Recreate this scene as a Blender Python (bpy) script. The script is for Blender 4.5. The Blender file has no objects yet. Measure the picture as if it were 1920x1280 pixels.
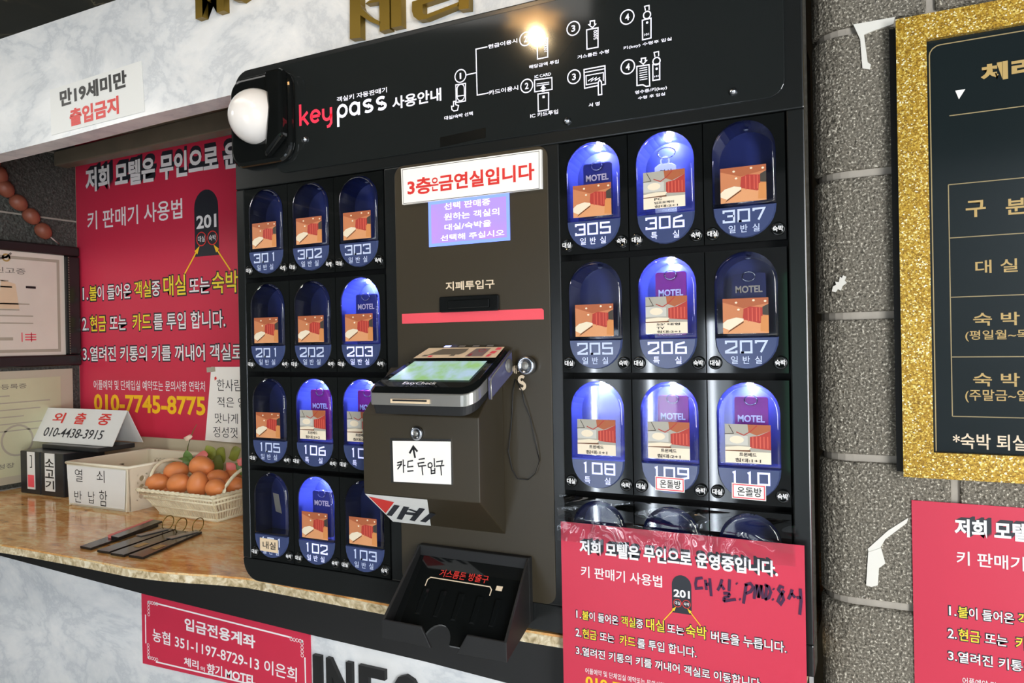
import bpy, bmesh, math, random
from mathutils import Vector, Matrix
S = bpy.context.scene
COL = S.collection
random.seed(7)

# ---------------------------------------------------------------- camera, world, lights, exposure
def look(name, loc, right, up, back, lens):
    cd = bpy.data.cameras.new(name); cd.lens = lens; cd.sensor_width = 36; cd.clip_start = 0.02
    o = bpy.data.objects.new(name, cd); COL.objects.link(o)
    m = Matrix((right, up, back)).transposed().to_4x4(); m.translation = loc
    o.matrix_world = m
    return o
S.camera = look('camera', (0.95801, -0.96832, -0.1948), (0.89369, 0.44828, -0.01907), (0.01575, 0.01115, 0.99981), (0.44841, -0.89383, 0.00291), 26.25)
S.view_settings.view_transform = 'Standard'; S.view_settings.look = 'None'; S.view_settings.gamma = 1
S.view_settings.exposure = 0.45
W = bpy.data.worlds.new('world'); S.world = W; W.use_nodes = True
W.node_tree.nodes['Background'].inputs[0].default_value = (0.8, 0.85, 1, 1)
W.node_tree.nodes['Background'].inputs[1].default_value = 0.25
def area(name, loc, size, power, color, target):
    l = bpy.data.lights.new(name, 'AREA'); l.shape = 'RECTANGLE'; l.size, l.size_y = size; l.energy = power; l.color = color
    o = bpy.data.objects.new(name, l); COL.objects.link(o); o.location = loc
    o.rotation_euler = (Vector(target) - Vector(loc)).to_track_quat('-Z', 'Y').to_euler()
    return o
area('rear_fill', (2.3, -2.46, -0.35), (1.3, 1.5), 104, (0.96, 0.98, 1.0), (0.4, 0.0, -0.3))  # added main fill, set rear right so its reflection misses the machine
area('overhead_fill', (-1.28, -0.62, 0.49), (0.18, 0.4), 8, (1.0, 0.97, 0.9), (-0.6, -0.2, -0.6))  # added fill for the left side, no fixture overhead
area('overhead_fill', (0.0, -0.34, 0.505), (0.9, 0.1), 0.5, (1.0, 0.97, 0.92), (0.1, -0.1, -0.6))  # added weak fill for the machine front and counter, no fixture
area('overhead_fill', (1.95, -2.0, 0.49), (0.4, 0.4), 16, (0.93, 0.97, 1.0), (1.2, -2.3, -1.0))  # added fill that brightens the rear wall mirrored in the right windows
pl = bpy.data.lights.new('crystal_lamp_bulb', 'POINT'); pl.energy = 2.2; pl.color = (1, 0.74, 0.42); pl.shadow_soft_size = 0.012
po = bpy.data.objects.new('crystal_lamp_bulb', pl); COL.objects.link(po); po.location = (0.297, -0.5, 0.452)

# ---------------------------------------------------------------- helpers
def c1(v):
    v /= 255.0
    return v / 12.92 if v <= 0.04045 else ((v + 0.055) / 1.055) ** 2.4
def C(r, g, b): return (c1(r), c1(g), c1(b), 1)
def mat(name, col, rough=0.5, metal=0.0, spec=0.5, emit=None, es=1.0, coat=0.0, var=0.0, scale=40.0):
    m = bpy.data.materials.new(name); m.use_nodes = True
    nt = m.node_tree; b = nt.nodes['Principled BSDF']
    b.inputs['Base Color'].default_value = col; b.inputs['Roughness'].default_value = rough
    b.inputs['Metallic'].default_value = metal; b.inputs['Specular IOR Level'].default_value = spec
    b.inputs['Coat Weight'].default_value = coat; b.inputs['Coat Roughness'].default_value = 0.05
    if emit: b.inputs['Emission Color'].default_value = emit; b.inputs['Emission Strength'].default_value = es
    if var:
        tc = nt.nodes.new('ShaderNodeTexCoord'); n = nt.nodes.new('ShaderNodeTexNoise'); n.inputs['Scale'].default_value = scale; n.inputs['Detail'].default_value = 6
        nt.links.new(tc.outputs['Object'], n.inputs['Vector'])
        r = nt.nodes.new('ShaderNodeValToRGB'); nt.links.new(n.outputs['Fac'], r.inputs['Fac'])
        r.color_ramp.elements[0].position = 0.3; r.color_ramp.elements[1].position = 0.7
        r.color_ramp.elements[0].color = [max(0, q * (1 - var)) for q in col[:3]] + [1]
        r.color_ramp.elements[1].color = [min(1, q * (1 + var)) for q in col[:3]] + [1]
        nt.links.new(r.outputs['Color'], b.inputs['Base Color'])
    return m
def nodes(name):
    m = bpy.data.materials.new(name); m.use_nodes = True
    nt = m.node_tree; return m, nt, nt.nodes['Principled BSDF'], (lambda t: nt.nodes.new('ShaderNode' + t)), (lambda a, b: nt.links.new(a, b))
def ramp(nd, stops):
    e = nd.color_ramp.elements
    while len(e) < len(stops): e.new(0.5)
    for k, (p, c) in zip(e, stops): k.position = p; k.color = c

def marble():
    m, nt, b, N, L = nodes('white_marble')
    tc = N('TexCoord'); mp = N('Mapping'); mp.inputs['Scale'].default_value = (1, 1, 1.6); mp.inputs['Rotation'].default_value = (0, 0.7, 0)
    L(tc.outputs['Object'], mp.inputs['Vector'])
    n1 = N('TexNoise'); n1.inputs['Scale'].default_value = 4.5; n1.inputs['Detail'].default_value = 10; n1.inputs['Roughness'].default_value = 0.66; n1.inputs['Distortion'].default_value = 0.35
    L(mp.outputs[0], n1.inputs['Vector'])
    s = N('Math'); s.operation = 'SUBTRACT'; s.inputs[1].default_value = 0.5; L(n1.outputs['Fac'], s.inputs[0])
    a = N('Math'); a.operation = 'ABSOLUTE'; L(s.outputs[0], a.inputs[0])
    r = N('ValToRGB'); ramp(r, [(0.0, C(204, 207, 210)), (0.035, C(220, 222, 223)), (0.12, C(232, 232, 231)), (0.3, C(226, 226, 224))]); L(a.outputs[0], r.inputs['Fac'])
    n2 = N('TexNoise'); n2.inputs['Scale'].default_value = 6; n2.inputs['Detail'].default_value = 4; L(mp.outputs[0], n2.inputs['Vector'])
    r2 = N('ValToRGB'); ramp(r2, [(0.35, (0.9, 0.905, 0.91, 1)), (0.6, (1, 1, 1, 1))]); L(n2.outputs['Fac'], r2.inputs['Fac'])
    mx = N('MixRGB'); mx.blend_type = 'MULTIPLY'; mx.inputs[0].default_value = 1; L(r.outputs[0], mx.inputs[1]); L(r2.outputs[0], mx.inputs[2])
    L(mx.outputs[0], b.inputs['Base Color']); b.inputs['Roughness'].default_value = 0.34
    return m
def granite():
    m, nt, b, N, L = nodes('brown_granite')
    tc = N('TexCoord'); mp = N('Mapping'); mp.inputs['Scale'].default_value = (1, 2.6, 1); mp.inputs['Rotation'].default_value = (0, 0, 0.35)
    L(tc.outputs['Object'], mp.inputs['Vector'])
    n1 = N('TexNoise'); n1.inputs['Scale'].default_value = 17; n1.inputs['Detail'].default_value = 10; n1.inputs['Roughness'].default_value = 0.7; n1.inputs['Distortion'].default_value = 0.5
    L(mp.outputs[0], n1.inputs['Vector'])
    r = N('ValToRGB'); ramp(r, [(0.3, C(134, 92, 48)), (0.4, C(212, 148, 86)), (0.5, C(238, 180, 114)), (0.58, C(246, 220, 172)), (0.66, C(226, 158, 92)), (0.75, C(176, 120, 64))]); L(n1.outputs['Fac'], r.inputs['Fac'])
    n2 = N('TexNoise'); n2.inputs['Scale'].default_value = 5; n2.inputs['Detail'].default_value = 6; L(tc.outputs['Object'], n2.inputs['Vector'])
    r2 = N('ValToRGB'); ramp(r2, [(0.4, (0.82, 0.82, 0.72, 1)), (0.6, (1, 0.98, 0.93, 1))]); L(n2.outputs['Fac'], r2.inputs['Fac'])
    mx = N('MixRGB'); mx.blend_type = 'MULTIPLY'; mx.inputs[0].default_value = 1; L(r.outputs[0], mx.inputs[1]); L(r2.outputs[0], mx.inputs[2])
    L(mx.outputs[0], b.inputs['Base Color']); b.inputs['Roughness'].default_value = 0.12
    return m
def edge_stone():
    m, nt, b, N, L = nodes('rough_granite_edge')
    tc = N('TexCoord'); n1 = N('TexNoise'); n1.inputs['Scale'].default_value = 60; n1.inputs['Detail'].default_value = 7; n1.inputs['Distortion'].default_value = 1.5; L(tc.outputs['Object'], n1.inputs['Vector'])
    r = N('ValToRGB'); ramp(r, [(0.32, C(148, 130, 92)), (0.46, C(196, 176, 138)), (0.56, C(214, 198, 164)), (0.68, C(236, 226, 200))]); L(n1.outputs['Fac'], r.inputs['Fac'])
    L(r.outputs[0], b.inputs['Base Color']); b.inputs['Roughness'].default_value = 0.55
    return m
def split_block(name, dark, mid, light, sc=170):
    m, nt, b, N, L = nodes(name)
    tc = N('TexCoord'); v = N('TexVoronoi'); v.inputs['Scale'].default_value = sc; v.inputs['Randomness'].default_value = 1
    n0 = N('TexNoise'); n0.inputs['Scale'].default_value = sc * 0.8; n0.inputs['Detail'].default_value = 5; L(tc.outputs['Object'], n0.inputs['Vector'])
    mv = N('MixRGB'); mv.inputs[0].default_value = 0.012; L(tc.outputs['Object'], mv.inputs[1]); L(n0.outputs['Color'], mv.inputs[2]); L(mv.outputs[0], v.inputs['Vector'])
    n1 = N('TexNoise'); n1.inputs['Scale'].default_value = sc * 1.9; n1.inputs['Detail'].default_value = 5; n1.inputs['Roughness'].default_value = 0.6; L(tc.outputs['Object'], n1.inputs['Vector'])
    r = N('ValToRGB'); ramp(r, [(0.36, dark), (0.48, mid), (0.56, mid), (0.64, light)]); L(n1.outputs['Fac'], r.inputs['Fac'])
    L(r.outputs[0], b.inputs['Base Color']); b.inputs['Roughness'].default_value = 0.75
    bp = N('Bump'); bp.inputs['Strength'].default_value = 0.9; bp.inputs['Distance'].default_value = 0.004
    ad = N('Math'); ad.operation = 'ADD'; L(n1.outputs['Fac'], ad.inputs[0]); L(v.outputs['Distance'], ad.inputs[1])
    L(ad.outputs[0], bp.inputs['Height']); L(bp.outputs[0], b.inputs['Normal'])
    return m
def glitter():
    m, nt, b, N, L = nodes('gold_glitter')
    tc = N('TexCoord'); v = N('TexVoronoi'); v.inputs['Scale'].default_value = 640; L(tc.outputs['Object'], v.inputs['Vector'])
    sp = N('SeparateColor'); L(v.outputs['Color'], sp.inputs[0])
    r = N('ValToRGB'); ramp(r, [(0.0, C(126, 92, 18)), (0.4, C(178, 136, 34)), (0.78, C(210, 172, 62)), (0.93, C(246, 228, 140)), (0.98, C(255, 252, 226))]); L(sp.outputs[0], r.inputs['Fac'])
    L(r.outputs[0], b.inputs['Base Color']); b.inputs['Metallic'].default_value = 0.25; b.inputs['Roughness'].default_value = 0.4
    bp = N('Bump'); bp.inputs['Strength'].default_value = 0.8; bp.inputs['Distance'].default_value = 0.002; L(sp.outputs[1], bp.inputs['Height']); L(bp.outputs[0], b.inputs['Normal'])
    return m
def clear(name, tint, gloss_rough=0.04, fres=1.5, base=0.03, bump=0):
    m = bpy.data.materials.new(name); m.use_nodes = True; nt = m.node_tree
    for n in list(nt.nodes): nt.nodes.remove(n)
    N = lambda t: nt.nodes.new('ShaderNode' + t)
    o = N('OutputMaterial'); mx = N('MixShader'); t = N('BsdfTransparent'); g = N('BsdfGlossy'); f = N('Fresnel'); a = N('Math'); a.operation = 'ADD'
    t.inputs[0].default_value = tint; g.inputs['Roughness'].default_value = gloss_rough; f.inputs[0].default_value = fres; a.inputs[1].default_value = base
    L = nt.links.new
    L(f.outputs[0], a.inputs[0]); L(a.outputs[0], mx.inputs[0]); L(t.outputs[0], mx.inputs[1]); L(g.outputs[0], mx.inputs[2]); L(mx.outputs[0], o.inputs[0])
    if bump:
        tc = N('TexCoord'); n = N('TexNoise'); n.inputs['Scale'].default_value = bump; n.inputs['Distortion'].default_value = 1.5; L(tc.outputs['Object'], n.inputs['Vector'])
        b = N('Bump'); b.inputs['Strength'].default_value = 0.5; b.inputs['Distance'].default_value = 0.006; L(n.outputs['Fac'], b.inputs['Height'])
        L(b.outputs[0], g.inputs['Normal']); L(b.outputs[0], f.inputs['Normal'])
    return m

M = dict(
 marble=marble(), granite=granite(), edge=edge_stone(),
 block=split_block('split_face_block', C(80, 75, 65), C(134, 127, 113), C(244, 236, 218)),
 slate=split_block('dark_block', C(52, 54, 50), C(72, 75, 70), C(98, 100, 94), 90),
 mortar=mat('mortar', C(172, 164, 152), 0.85, var=0.08, scale=60), plaster=mat('plaster', C(232, 228, 218), 0.8),
 glitter=glitter(), black=mat('black_enamel', C(26, 28, 28), 0.22, spec=0.5), header=mat('header_acrylic', C(30, 33, 33), 0.1), satin=mat('satin_black_steel', C(54, 47, 33), 0.4),
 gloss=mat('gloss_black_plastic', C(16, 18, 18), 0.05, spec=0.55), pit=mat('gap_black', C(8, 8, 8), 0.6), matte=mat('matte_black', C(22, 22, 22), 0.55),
 white=mat('white_paper', C(250, 246, 238), 0.6), card=mat('white_card', C(226, 226, 222), 0.5), wink=mat('white_ink', C(238, 236, 236), 0.5), cream=mat('cream_ink', C(226, 206, 178), 0.5),
 hdr=mat('backlit_white_ink', C(235, 235, 245), 0.5, emit=C(235, 232, 255), es=0.35), hred=mat('red_print', C(236, 52, 78), 0.5, emit=C(236, 52, 78), es=0.25),
 red=mat('red_poster_print', C(203, 47, 74), 0.4, var=0.03, scale=3), rink=mat('red_ink', C(216, 48, 42), 0.5), yink=mat('yellow_ink', C(238, 216, 52), 0.5), oink=mat('amber_ink', C(250, 196, 30), 0.5), dink=mat('dark_ink', C(34, 38, 46), 0.5),
 pen=mat('black_marker', C(18, 18, 20), 0.5), vpen=mat('purple_marker', C(62, 18, 60), 0.5), gink=mat('gold_ink', C(184, 154, 92), 0.45), gline=mat('gold_line', C(160, 142, 100), 0.45), greyink=mat('grey_ink', C(128, 122, 112), 0.6), faint=mat('faint_ink', C(176, 168, 150), 0.6),
 gold=mat('brushed_gold', C(128, 104, 36), 0.35, metal=0.7), cup=mat('blue_plastic_cup', C(38, 48, 104), 0.25, coat=0.3), panel=mat('frosted_blue_panel', C(62, 73, 112), 0.2),
 num=mat('number_print', C(198, 210, 238), 0.5), numlit=mat('lit_number_print', C(205, 212, 250), 0.5, emit=C(200, 200, 255), es=0.45),
 led=mat('led_on', C(255, 255, 255), 0.4, emit=(0.6, 0.58, 1.0, 1), es=2300), ledoff=mat('led_off', C(120, 130, 150), 0.3),
 window=clear('clear_acrylic', (0.93, 0.94, 1, 1), 0.03), sleeve=clear('clear_vinyl', (0.95, 0.96, 0.97, 1), 0.05, 1.45, 0.015, 16), tape=clear('clear_tape', (0.86, 0.86, 0.84, 1), 0.2, 1.45, 0.1),
 railside=mat('blue_grey_plastic', C(78, 78, 108), 0.25), board=mat('board_acrylic', C(26, 34, 36), 0.12), chrome=mat('chrome', C(200, 205, 215), 0.2, metal=1), steel=mat('silver_plastic', C(158, 156, 150), 0.28, metal=0.6), dome=mat('white_dome', C(236, 232, 228), 0.2, coat=0.5),
 stripe=mat('coral_tape', C(236, 84, 96), 0.4), sandy=mat('beige_panel', C(228, 204, 170), 0.5), lcd=None,
 bone=mat('cream_plastic', C(236, 228, 204), 0.4), egg=mat('brown_egg', C(218, 132, 74), 0.5, var=0.12, scale=9), wick=mat('white_wicker', C(232, 222, 190), 0.6, var=0.1, scale=60),
 leaf=mat('green_leaf', C(96, 128, 62), 0.45, var=0.25, scale=30), olive=mat('olive_leaf', C(128, 134, 48), 0.45, var=0.25, scale=30), petal=mat('pink_petal', C(232, 124, 118), 0.5, var=0.1, scale=30), stem=mat('stem', C(96, 104, 44), 0.5), pale=mat('pale_petal', C(232, 200, 178), 0.5),
 bead=mat('brown_bead', C(138, 78, 58), 0.5, var=0.2, scale=25), cord=mat('pale_cord', C(205, 200, 190), 0.7),
 paper=mat('aged_paper', C(226, 218, 204), 0.6, var=0.05, scale=9), paper2=mat('greenish_paper', C(206, 204, 168), 0.6, var=0.06, scale=7), mount=mat('grey_mount', C(196, 188, 166), 0.6), beige=mat('beige_paint', C(206, 196, 168), 0.5),
 rail=mat('grey_beam_paint', C(112, 104, 88), 0.45, var=0.12, scale=12), bfile=mat('black_box_board', C(30, 33, 38), 0.3, var=0.3, scale=30), tag=mat('black_acrylic_tag', C(36, 36, 36), 0.15), purple=mat('purple_acrylic', C(112, 26, 112), 0.25), navy=mat('dark_blue_acrylic', C(30, 36, 84), 0.25),
 ceil=None, tile=mat('floor_tile', C(206, 202, 194), 0.3, var=0.04, scale=4), lobby=mat('lobby_wall', C(176, 182, 188), 0.5),
 strip=mat('light_strip', C(255, 255, 255), 0.5, emit=(0.85, 0.92, 1, 1), es=26), glow=mat('daylit_glass', C(200, 210, 220), 0.5, emit=(0.8, 0.9, 1, 1), es=3.2), green=mat('green_lit_glass', C(60, 120, 90), 0.5, emit=(0.25, 0.62, 0.42, 1), es=0.9), crystal=mat('crystal', C(255, 230, 180), 0.1, emit=(1, 0.78, 0.45, 1), es=14), amber=mat('amber_glass', C(190, 140, 70), 0.2, emit=(1, 0.62, 0.28, 1), es=7),
)
def dark_marble():
    m, nt, b, N, L = nodes('dark_marble')
    tc = N('TexCoord'); n1 = N('TexNoise'); n1.inputs['Scale'].default_value = 2.2; n1.inputs['Detail'].default_value = 8; n1.inputs['Distortion'].default_value = 1.3; L(tc.outputs['Object'], n1.inputs['Vector'])
    s = N('Math'); s.operation = 'SUBTRACT'; s.inputs[1].default_value = 0.5; L(n1.outputs['Fac'], s.inputs[0]); a = N('Math'); a.operation = 'ABSOLUTE'; L(s.outputs[0], a.inputs[0])
    r = N('ValToRGB'); ramp(r, [(0.0, C(90, 84, 66)), (0.004, C(34, 32, 20)), (0.03, C(20, 22, 12)), (0.2, C(14, 16, 9))]); L(a.outputs[0], r.inputs['Fac']); L(r.outputs[0], b.inputs['Base Color']); b.inputs['Roughness'].default_value = 0.7; b.inputs['Specular IOR Level'].default_value = 0.15
    return m
M['ceil'] = dark_marble()
def lcd_mat(name, a, bcol, scale, es):
    m, nt, b, N, L = nodes(name)
    tc = N('TexCoord'); n = N('TexNoise'); n.inputs['Scale'].default_value = scale; n.inputs['Detail'].default_value = 3; L(tc.outputs['Object'], n.inputs['Vector'])
    r = N('ValToRGB'); ramp(r, [(0.35, a), (0.65, bcol)]); L(n.outputs['Fac'], r.inputs['Fac']); L(r.outputs[0], b.inputs['Emission Color']); b.inputs['Emission Strength'].default_value = es
    b.inputs['Base Color'].default_value = (0.02, 0.02, 0.03, 1); b.inputs['Roughness'].default_value = 0.15
    return m
M['lcd'] = lcd_mat('blue_lcd', C(176, 168, 255), C(206, 160, 250), 9, 0.75)
M['lcdedge'] = mat('lcd_edge', C(60, 70, 200), 0.3, emit=C(130, 160, 255), es=1.0)
M['lcdtext'] = mat('lcd_text', C(255, 255, 255), 0.4, emit=C(246, 232, 255), es=0.95)
M['pic'] = lcd_mat('meadow_screen', C(178, 205, 225), C(150, 196, 120), 40, 0.72)

def tagit(o, label=None, cat=None, group=None, kind=None):
    for k, v in (('label', label), ('category', cat), ('group', group), ('kind', kind)):
        if v: o[k] = v
    return o
def origin(p):
    v = Vector((0, 0, 0))
    while p: v = v + p.location; p = p.parent
    return v
def thing(name, loc, label, cat, group=None):
    o = bpy.data.objects.new(name, None); COL.objects.link(o); o.location = loc; o.empty_display_size = 0.02
    return tagit(o, label, cat, group)
_txt = {}
def glyphs(body, bold=0.0, ext=0.0):
    k = (body, bold, ext)
    if k not in _txt:
        cu = bpy.data.curves.new('lettering', 'FONT'); cu.body = body; cu.size = 1; cu.resolution_u = 3; cu.offset = bold; cu.extrude = ext; cu.space_line = 1.1
        o = bpy.data.objects.new('lettering', cu); COL.objects.link(o); bpy.context.view_layer.update()
        me = bpy.data.meshes.new_from_object(o)
        vs = [v.co.copy() for v in me.vertices]; fs = [tuple(p.vertices) for p in me.polygons]
        bpy.data.objects.remove(o); bpy.data.curves.remove(cu); bpy.data.meshes.remove(me)
        x0 = min(v.x for v in vs); x1 = max(v.x for v in vs); y0 = min(v.y for v in vs); y1 = max(v.y for v in vs)
        _txt[k] = ([((v.x - x0) / (x1 - x0), (v.y - y0) / (y1 - y0), v.z) for v in vs], fs)
    return _txt[k]

class MB:
    """collects shapes; build() links them as ONE mesh object"""
    def __init__(s): s.v = []; s.f = []; s.mi = []; s.sm = []
    def add(s, vs, fs, mi=0, sm=False):
        n = len(s.v); s.v += [tuple(q) for q in vs]; s.f += [tuple(n + i for i in q) for q in fs]; s.mi += [mi] * len(fs); s.sm += [sm] * len(fs); return s
    def box(s, x0, x1, y0, y1, z0, z1, mi=0):
        vs = [(x, y, z) for z in (z0, z1) for y in (y0, y1) for x in (x0, x1)]
        return s.add(vs, [(0, 2, 3, 1), (4, 5, 7, 6), (0, 1, 5, 4), (2, 6, 7, 3), (0, 4, 6, 2), (1, 3, 7, 5)], mi)
    def hexa(s, b, t, mi=0):
        """four bottom and four top corners, both counter-clockwise from above"""
        return s.add(list(b) + list(t), [(3, 2, 1, 0), (4, 5, 6, 7), (0, 1, 5, 4), (1, 2, 6, 5), (2, 3, 7, 6), (3, 0, 4, 7)], mi)
    def prism(s, poly, y0, y1, mi=0, sm=False):
        """poly of (x, z), y0 front"""
        n = len(poly); vs = [(x, y0, z) for x, z in poly] + [(x, y1, z) for x, z in poly]
        s.add(vs, [tuple(range(n)), tuple(range(2 * n - 1, n - 1, -1))], mi)
        m = len(s.v) - 2 * n
        s.f += [(m + i, m + n + i, m + n + (i + 1) % n, m + (i + 1) % n) for i in range(n)]; s.mi += [mi] * n; s.sm += [sm] * n
        return s
    def plan(s, poly, z0, z1, mi=0, sm=False):
        n = len(poly); m = len(s.v); s.v += [(x, y, z0) for x, y in poly] + [(x, y, z1) for x, y in poly]
        s.f += [tuple(range(m + n - 1, m - 1, -1)), tuple(range(m + n, m + 2 * n))]; s.mi += [mi] * 2; s.sm += [False] * 2
        s.f += [(m + i, m + (i + 1) % n, m + n + (i + 1) % n, m + n + i) for i in range(n)]; s.mi += [mi] * n; s.sm += [sm] * n
        return s
    def profx(s, poly, x0, x1, mi=0):
        """profile of (y, z) swept along x"""
        n = len(poly); m = len(s.v); s.v += [(x0, y, z) for y, z in poly] + [(x1, y, z) for y, z in poly]
        s.f += [tuple(range(m, m + n)), tuple(range(m + 2 * n - 1, m + n - 1, -1))] + [(m + i, m + n + i, m + n + (i + 1) % n, m + (i + 1) % n) for i in range(n)]
        s.mi += [mi] * (n + 2); s.sm += [False] * (n + 2); return s
    def tube(s, path, r, n=8, closed=False, mi=0):
        P = [Vector(p) for p in path]; m = len(P); rings = []
        for i, p in enumerate(P):
            d = (P[(i + 1) % m] - P[i - 1]) if closed else (P[min(i + 1, m - 1)] - P[max(i - 1, 0)])
            d.normalize(); a = Vector((0, 0, 1)) if abs(d.z) < 0.9 else Vector((1, 0, 0))
            u = d.cross(a).normalized(); w = d.cross(u)
            rr = r[i] if isinstance(r, (list, tuple)) else r
            rings.append([p + (u * math.cos(t) + w * math.sin(t)) * rr for t in [2 * math.pi * k / n for k in range(n)]])
        b = len(s.v); s.v += [tuple(q) for ring in rings for q in ring]
        k = m if closed else m - 1
        for i in range(k):
            for j in range(n):
                s.f.append((b + i * n + j, b + i * n + (j + 1) % n, b + ((i + 1) % m) * n + (j + 1) % n, b + ((i + 1) % m) * n + j)); s.mi.append(mi); s.sm.append(True)
        if not closed:
            s.f += [tuple(b + j for j in range(n))[::-1], tuple(b + (m - 1) * n + j for j in range(n))]; s.mi += [mi] * 2; s.sm += [False] * 2
        return s
    def lathe(s, prof, o, ax, n=20, mi=0, sm=True):
        """prof of (r, h) about axis ax through o"""
        ax = Vector(ax).normalized(); a = Vector((0, 0, 1)) if abs(ax.z) < 0.9 else Vector((1, 0, 0)); u = ax.cross(a).normalized(); w = ax.cross(u); o = Vector(o)
        b = len(s.v)
        for r, h in prof:
            s.v += [tuple(o + ax * h + (u * math.cos(2 * math.pi * k / n) + w * math.sin(2 * math.pi * k / n)) * r) for k in range(n)]
        for i in range(len(prof) - 1):
            for j in range(n):
                s.f.append((b + i * n + j, b + i * n + (j + 1) % n, b + (i + 1) * n + (j + 1) % n, b + (i + 1) * n + j)); s.mi.append(mi); s.sm.append(sm)
        s.f += [tuple(b + j for j in range(n))[::-1], tuple(b + (len(prof) - 1) * n + j for j in range(n))]; s.mi += [mi] * 2; s.sm += [sm] * 2
        return s
    def stroke(s, pts, w, y, mi=0, closed=False, F=None):
        """flat ribbon of width w through (x, z) points with joined corners"""
        P = [Vector(p) for p in pts]; n = len(P); Lf = []; Rt = []
        for i in range(n):
            a = P[i - 1] if (i > 0 or closed) else None; b = P[(i + 1) % n] if (i < n - 1 or closed) else None
            d1 = (P[i] - a).normalized() if a is not None else None; d2 = (b - P[i]).normalized() if b is not None else None
            d1 = d1 if d1 is not None else d2; d2 = d2 if d2 is not None else d1
            nn = Vector((-(d1 + d2).y, (d1 + d2).x)); nn = nn.normalized() if nn.length > 1e-6 else Vector((-d1.y, d1.x))
            k = min(1.8, 1 / max(0.3, nn.dot(Vector((-d1.y, d1.x)))))
            Lf.append(P[i] + nn * k * w / 2); Rt.append(P[i] - nn * k * w / 2)
        F = F or (lambda a, b: (a, y, b))
        vs = [F(*q) for q in Lf] + [F(*q) for q in Rt]; k = n if closed else n - 1
        return s.add(vs, [(n + i, n + (i + 1) % n, (i + 1) % n, i) for i in range(k)], mi)
    def poly(s, pts, y, mi=0, F=None):
        F = F or (lambda a, b: (a, y, b)); return s.add([F(*p) for p in pts], [tuple(range(len(pts)))], mi)
    def ring(s, c, r, w, y, mi=0, n=28, F=None, ry=None):
        ry = ry or r; return s.stroke([(c[0] + r * math.cos(2 * math.pi * k / n), c[1] + ry * math.sin(2 * math.pi * k / n)) for k in range(n)], w, y, mi, True, F)
    def disc(s, c, r, y, mi=0, n=20, F=None):
        return s.poly([(c[0] + r * math.cos(2 * math.pi * k / n), c[1] + r * math.sin(2 * math.pi * k / n)) for k in range(n)], y, mi, F)
    def text(s, body, ll, ur, y, mi=0, bold=0.0, F=None, ul=None, lr=None, rot=False, y2=None):
        """ink box from lower-left ll to upper-right ur in the (x, z) plane at depth y; lr/ul skew it"""
        ll = Vector(ll)
        if lr is None: lr = Vector((ur[0], ll[1]))
        if ul is None: ul = Vector((ll[0], ur[1]))
        lr = Vector(lr); ul = Vector(ul)
        if rot: ll, lr, ul = lr, lr + ul - ll, ll
        vs, fs = glyphs(body, bold, 0.0 if y2 is None else 0.5)
        F = F or (lambda a, b: (a, y, b)); out = []
        for a, b, c in vs:
            q = ll + (lr - ll) * a + (ul - ll) * b
            p = F(q[0], q[1])
            out.append(p if y2 is None else (p[0], y + (0.5 - c) * (y2 - y), p[2]))
        return s.add(out, fs, mi)
    def build(s, name, mats, parent=None, bevel=0, seg=2, **kw):
        o0 = origin(parent) if parent else Vector((0, 0, 0))
        me = bpy.data.meshes.new(name)
        me.from_pydata([tuple(Vector(q) - o0) for q in s.v], [], s.f)
        for m in (mats if isinstance(mats, (list, tuple)) else [mats]): me.materials.append(M[m] if isinstance(m, str) else m)
        me.polygons.foreach_set('material_index', s.mi); me.polygons.foreach_set('use_smooth', s.sm); me.update()
        o = bpy.data.objects.new(name, me); COL.objects.link(o)
        if parent: o.parent = parent
        if bevel:
            b = o.modifiers.new('bevel', 'BEVEL'); b.width = bevel; b.segments = seg; b.limit_method = 'ANGLE'; b.angle_limit = 0.7
        return tagit(o, **kw)
def local(verts_mb, loc):
    verts_mb.v = [(x - loc[0], y - loc[1], z - loc[2]) for x, y, z in verts_mb.v]; return verts_mb
def solid(name, mb, mats, loc, label, cat, group=None, **kw):
    """a thing that is a single mesh, its origin at loc"""
    o = local(mb, loc).build(name, mats, None, **kw); o.location = loc
    return tagit(o, label, cat, group)
def arc(cx, cz, r, a0, a1, n=6): return [(cx + r * math.cos(math.radians(a0 + (a1 - a0) * k / n)), cz + r * math.sin(math.radians(a0 + (a1 - a0) * k / n))) for k in range(n + 1)]
def rrect(x0, x1, z0, z1, r, n=5): return arc(x1 - r, z0 + r, r, -90, 0, n) + arc(x1 - r, z1 - r, r, 0, 90, n) + arc(x0 + r, z1 - r, r, 90, 180, n) + arc(x0 + r, z0 + r, r, 180, 270, n)
def stadium(w, h, n=12): return arc(0, h / 2 - w / 2, w / 2, 0, 180, n) + arc(0, -h / 2 + w / 2, w / 2, 180, 360, n)
def plane3(o, a, b, ab=(1, 1)):
    """map of the plane through o whose first axis runs to a and second to b, both measured in units"""
    o, a, b = Vector(o), Vector(a), Vector(b); u = (a - o) / ab[0]; v = (b - o) / ab[1]
    return lambda p, q: tuple(o + u * p + v * q)

# ---------------------------------------------------------------- setting
ST = dict(kind='structure')
MB().box(-1.6, 3.2, -2.6, 0.75, 0.52, 0.6).build('ceiling', 'ceil', **ST)
MB().box(-1.6, 3.2, -2.6, 0.75, -1.7, -1.6).build('floor', 'tile', **ST)
MB().box(-1.6, 1.2, 0.573, 0.65, -1.6, 0.52).build('wall_back', 'beige', **ST)
MB().box(-1.6, 3.2, -2.62, -2.5, -1.6, 0.52).build('wall_rear', 'lobby', **ST)
MB().box(3.1, 3.2, -2.5, 0.13, -1.6, 0.52).build('wall_far', 'lobby', **ST)
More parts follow.
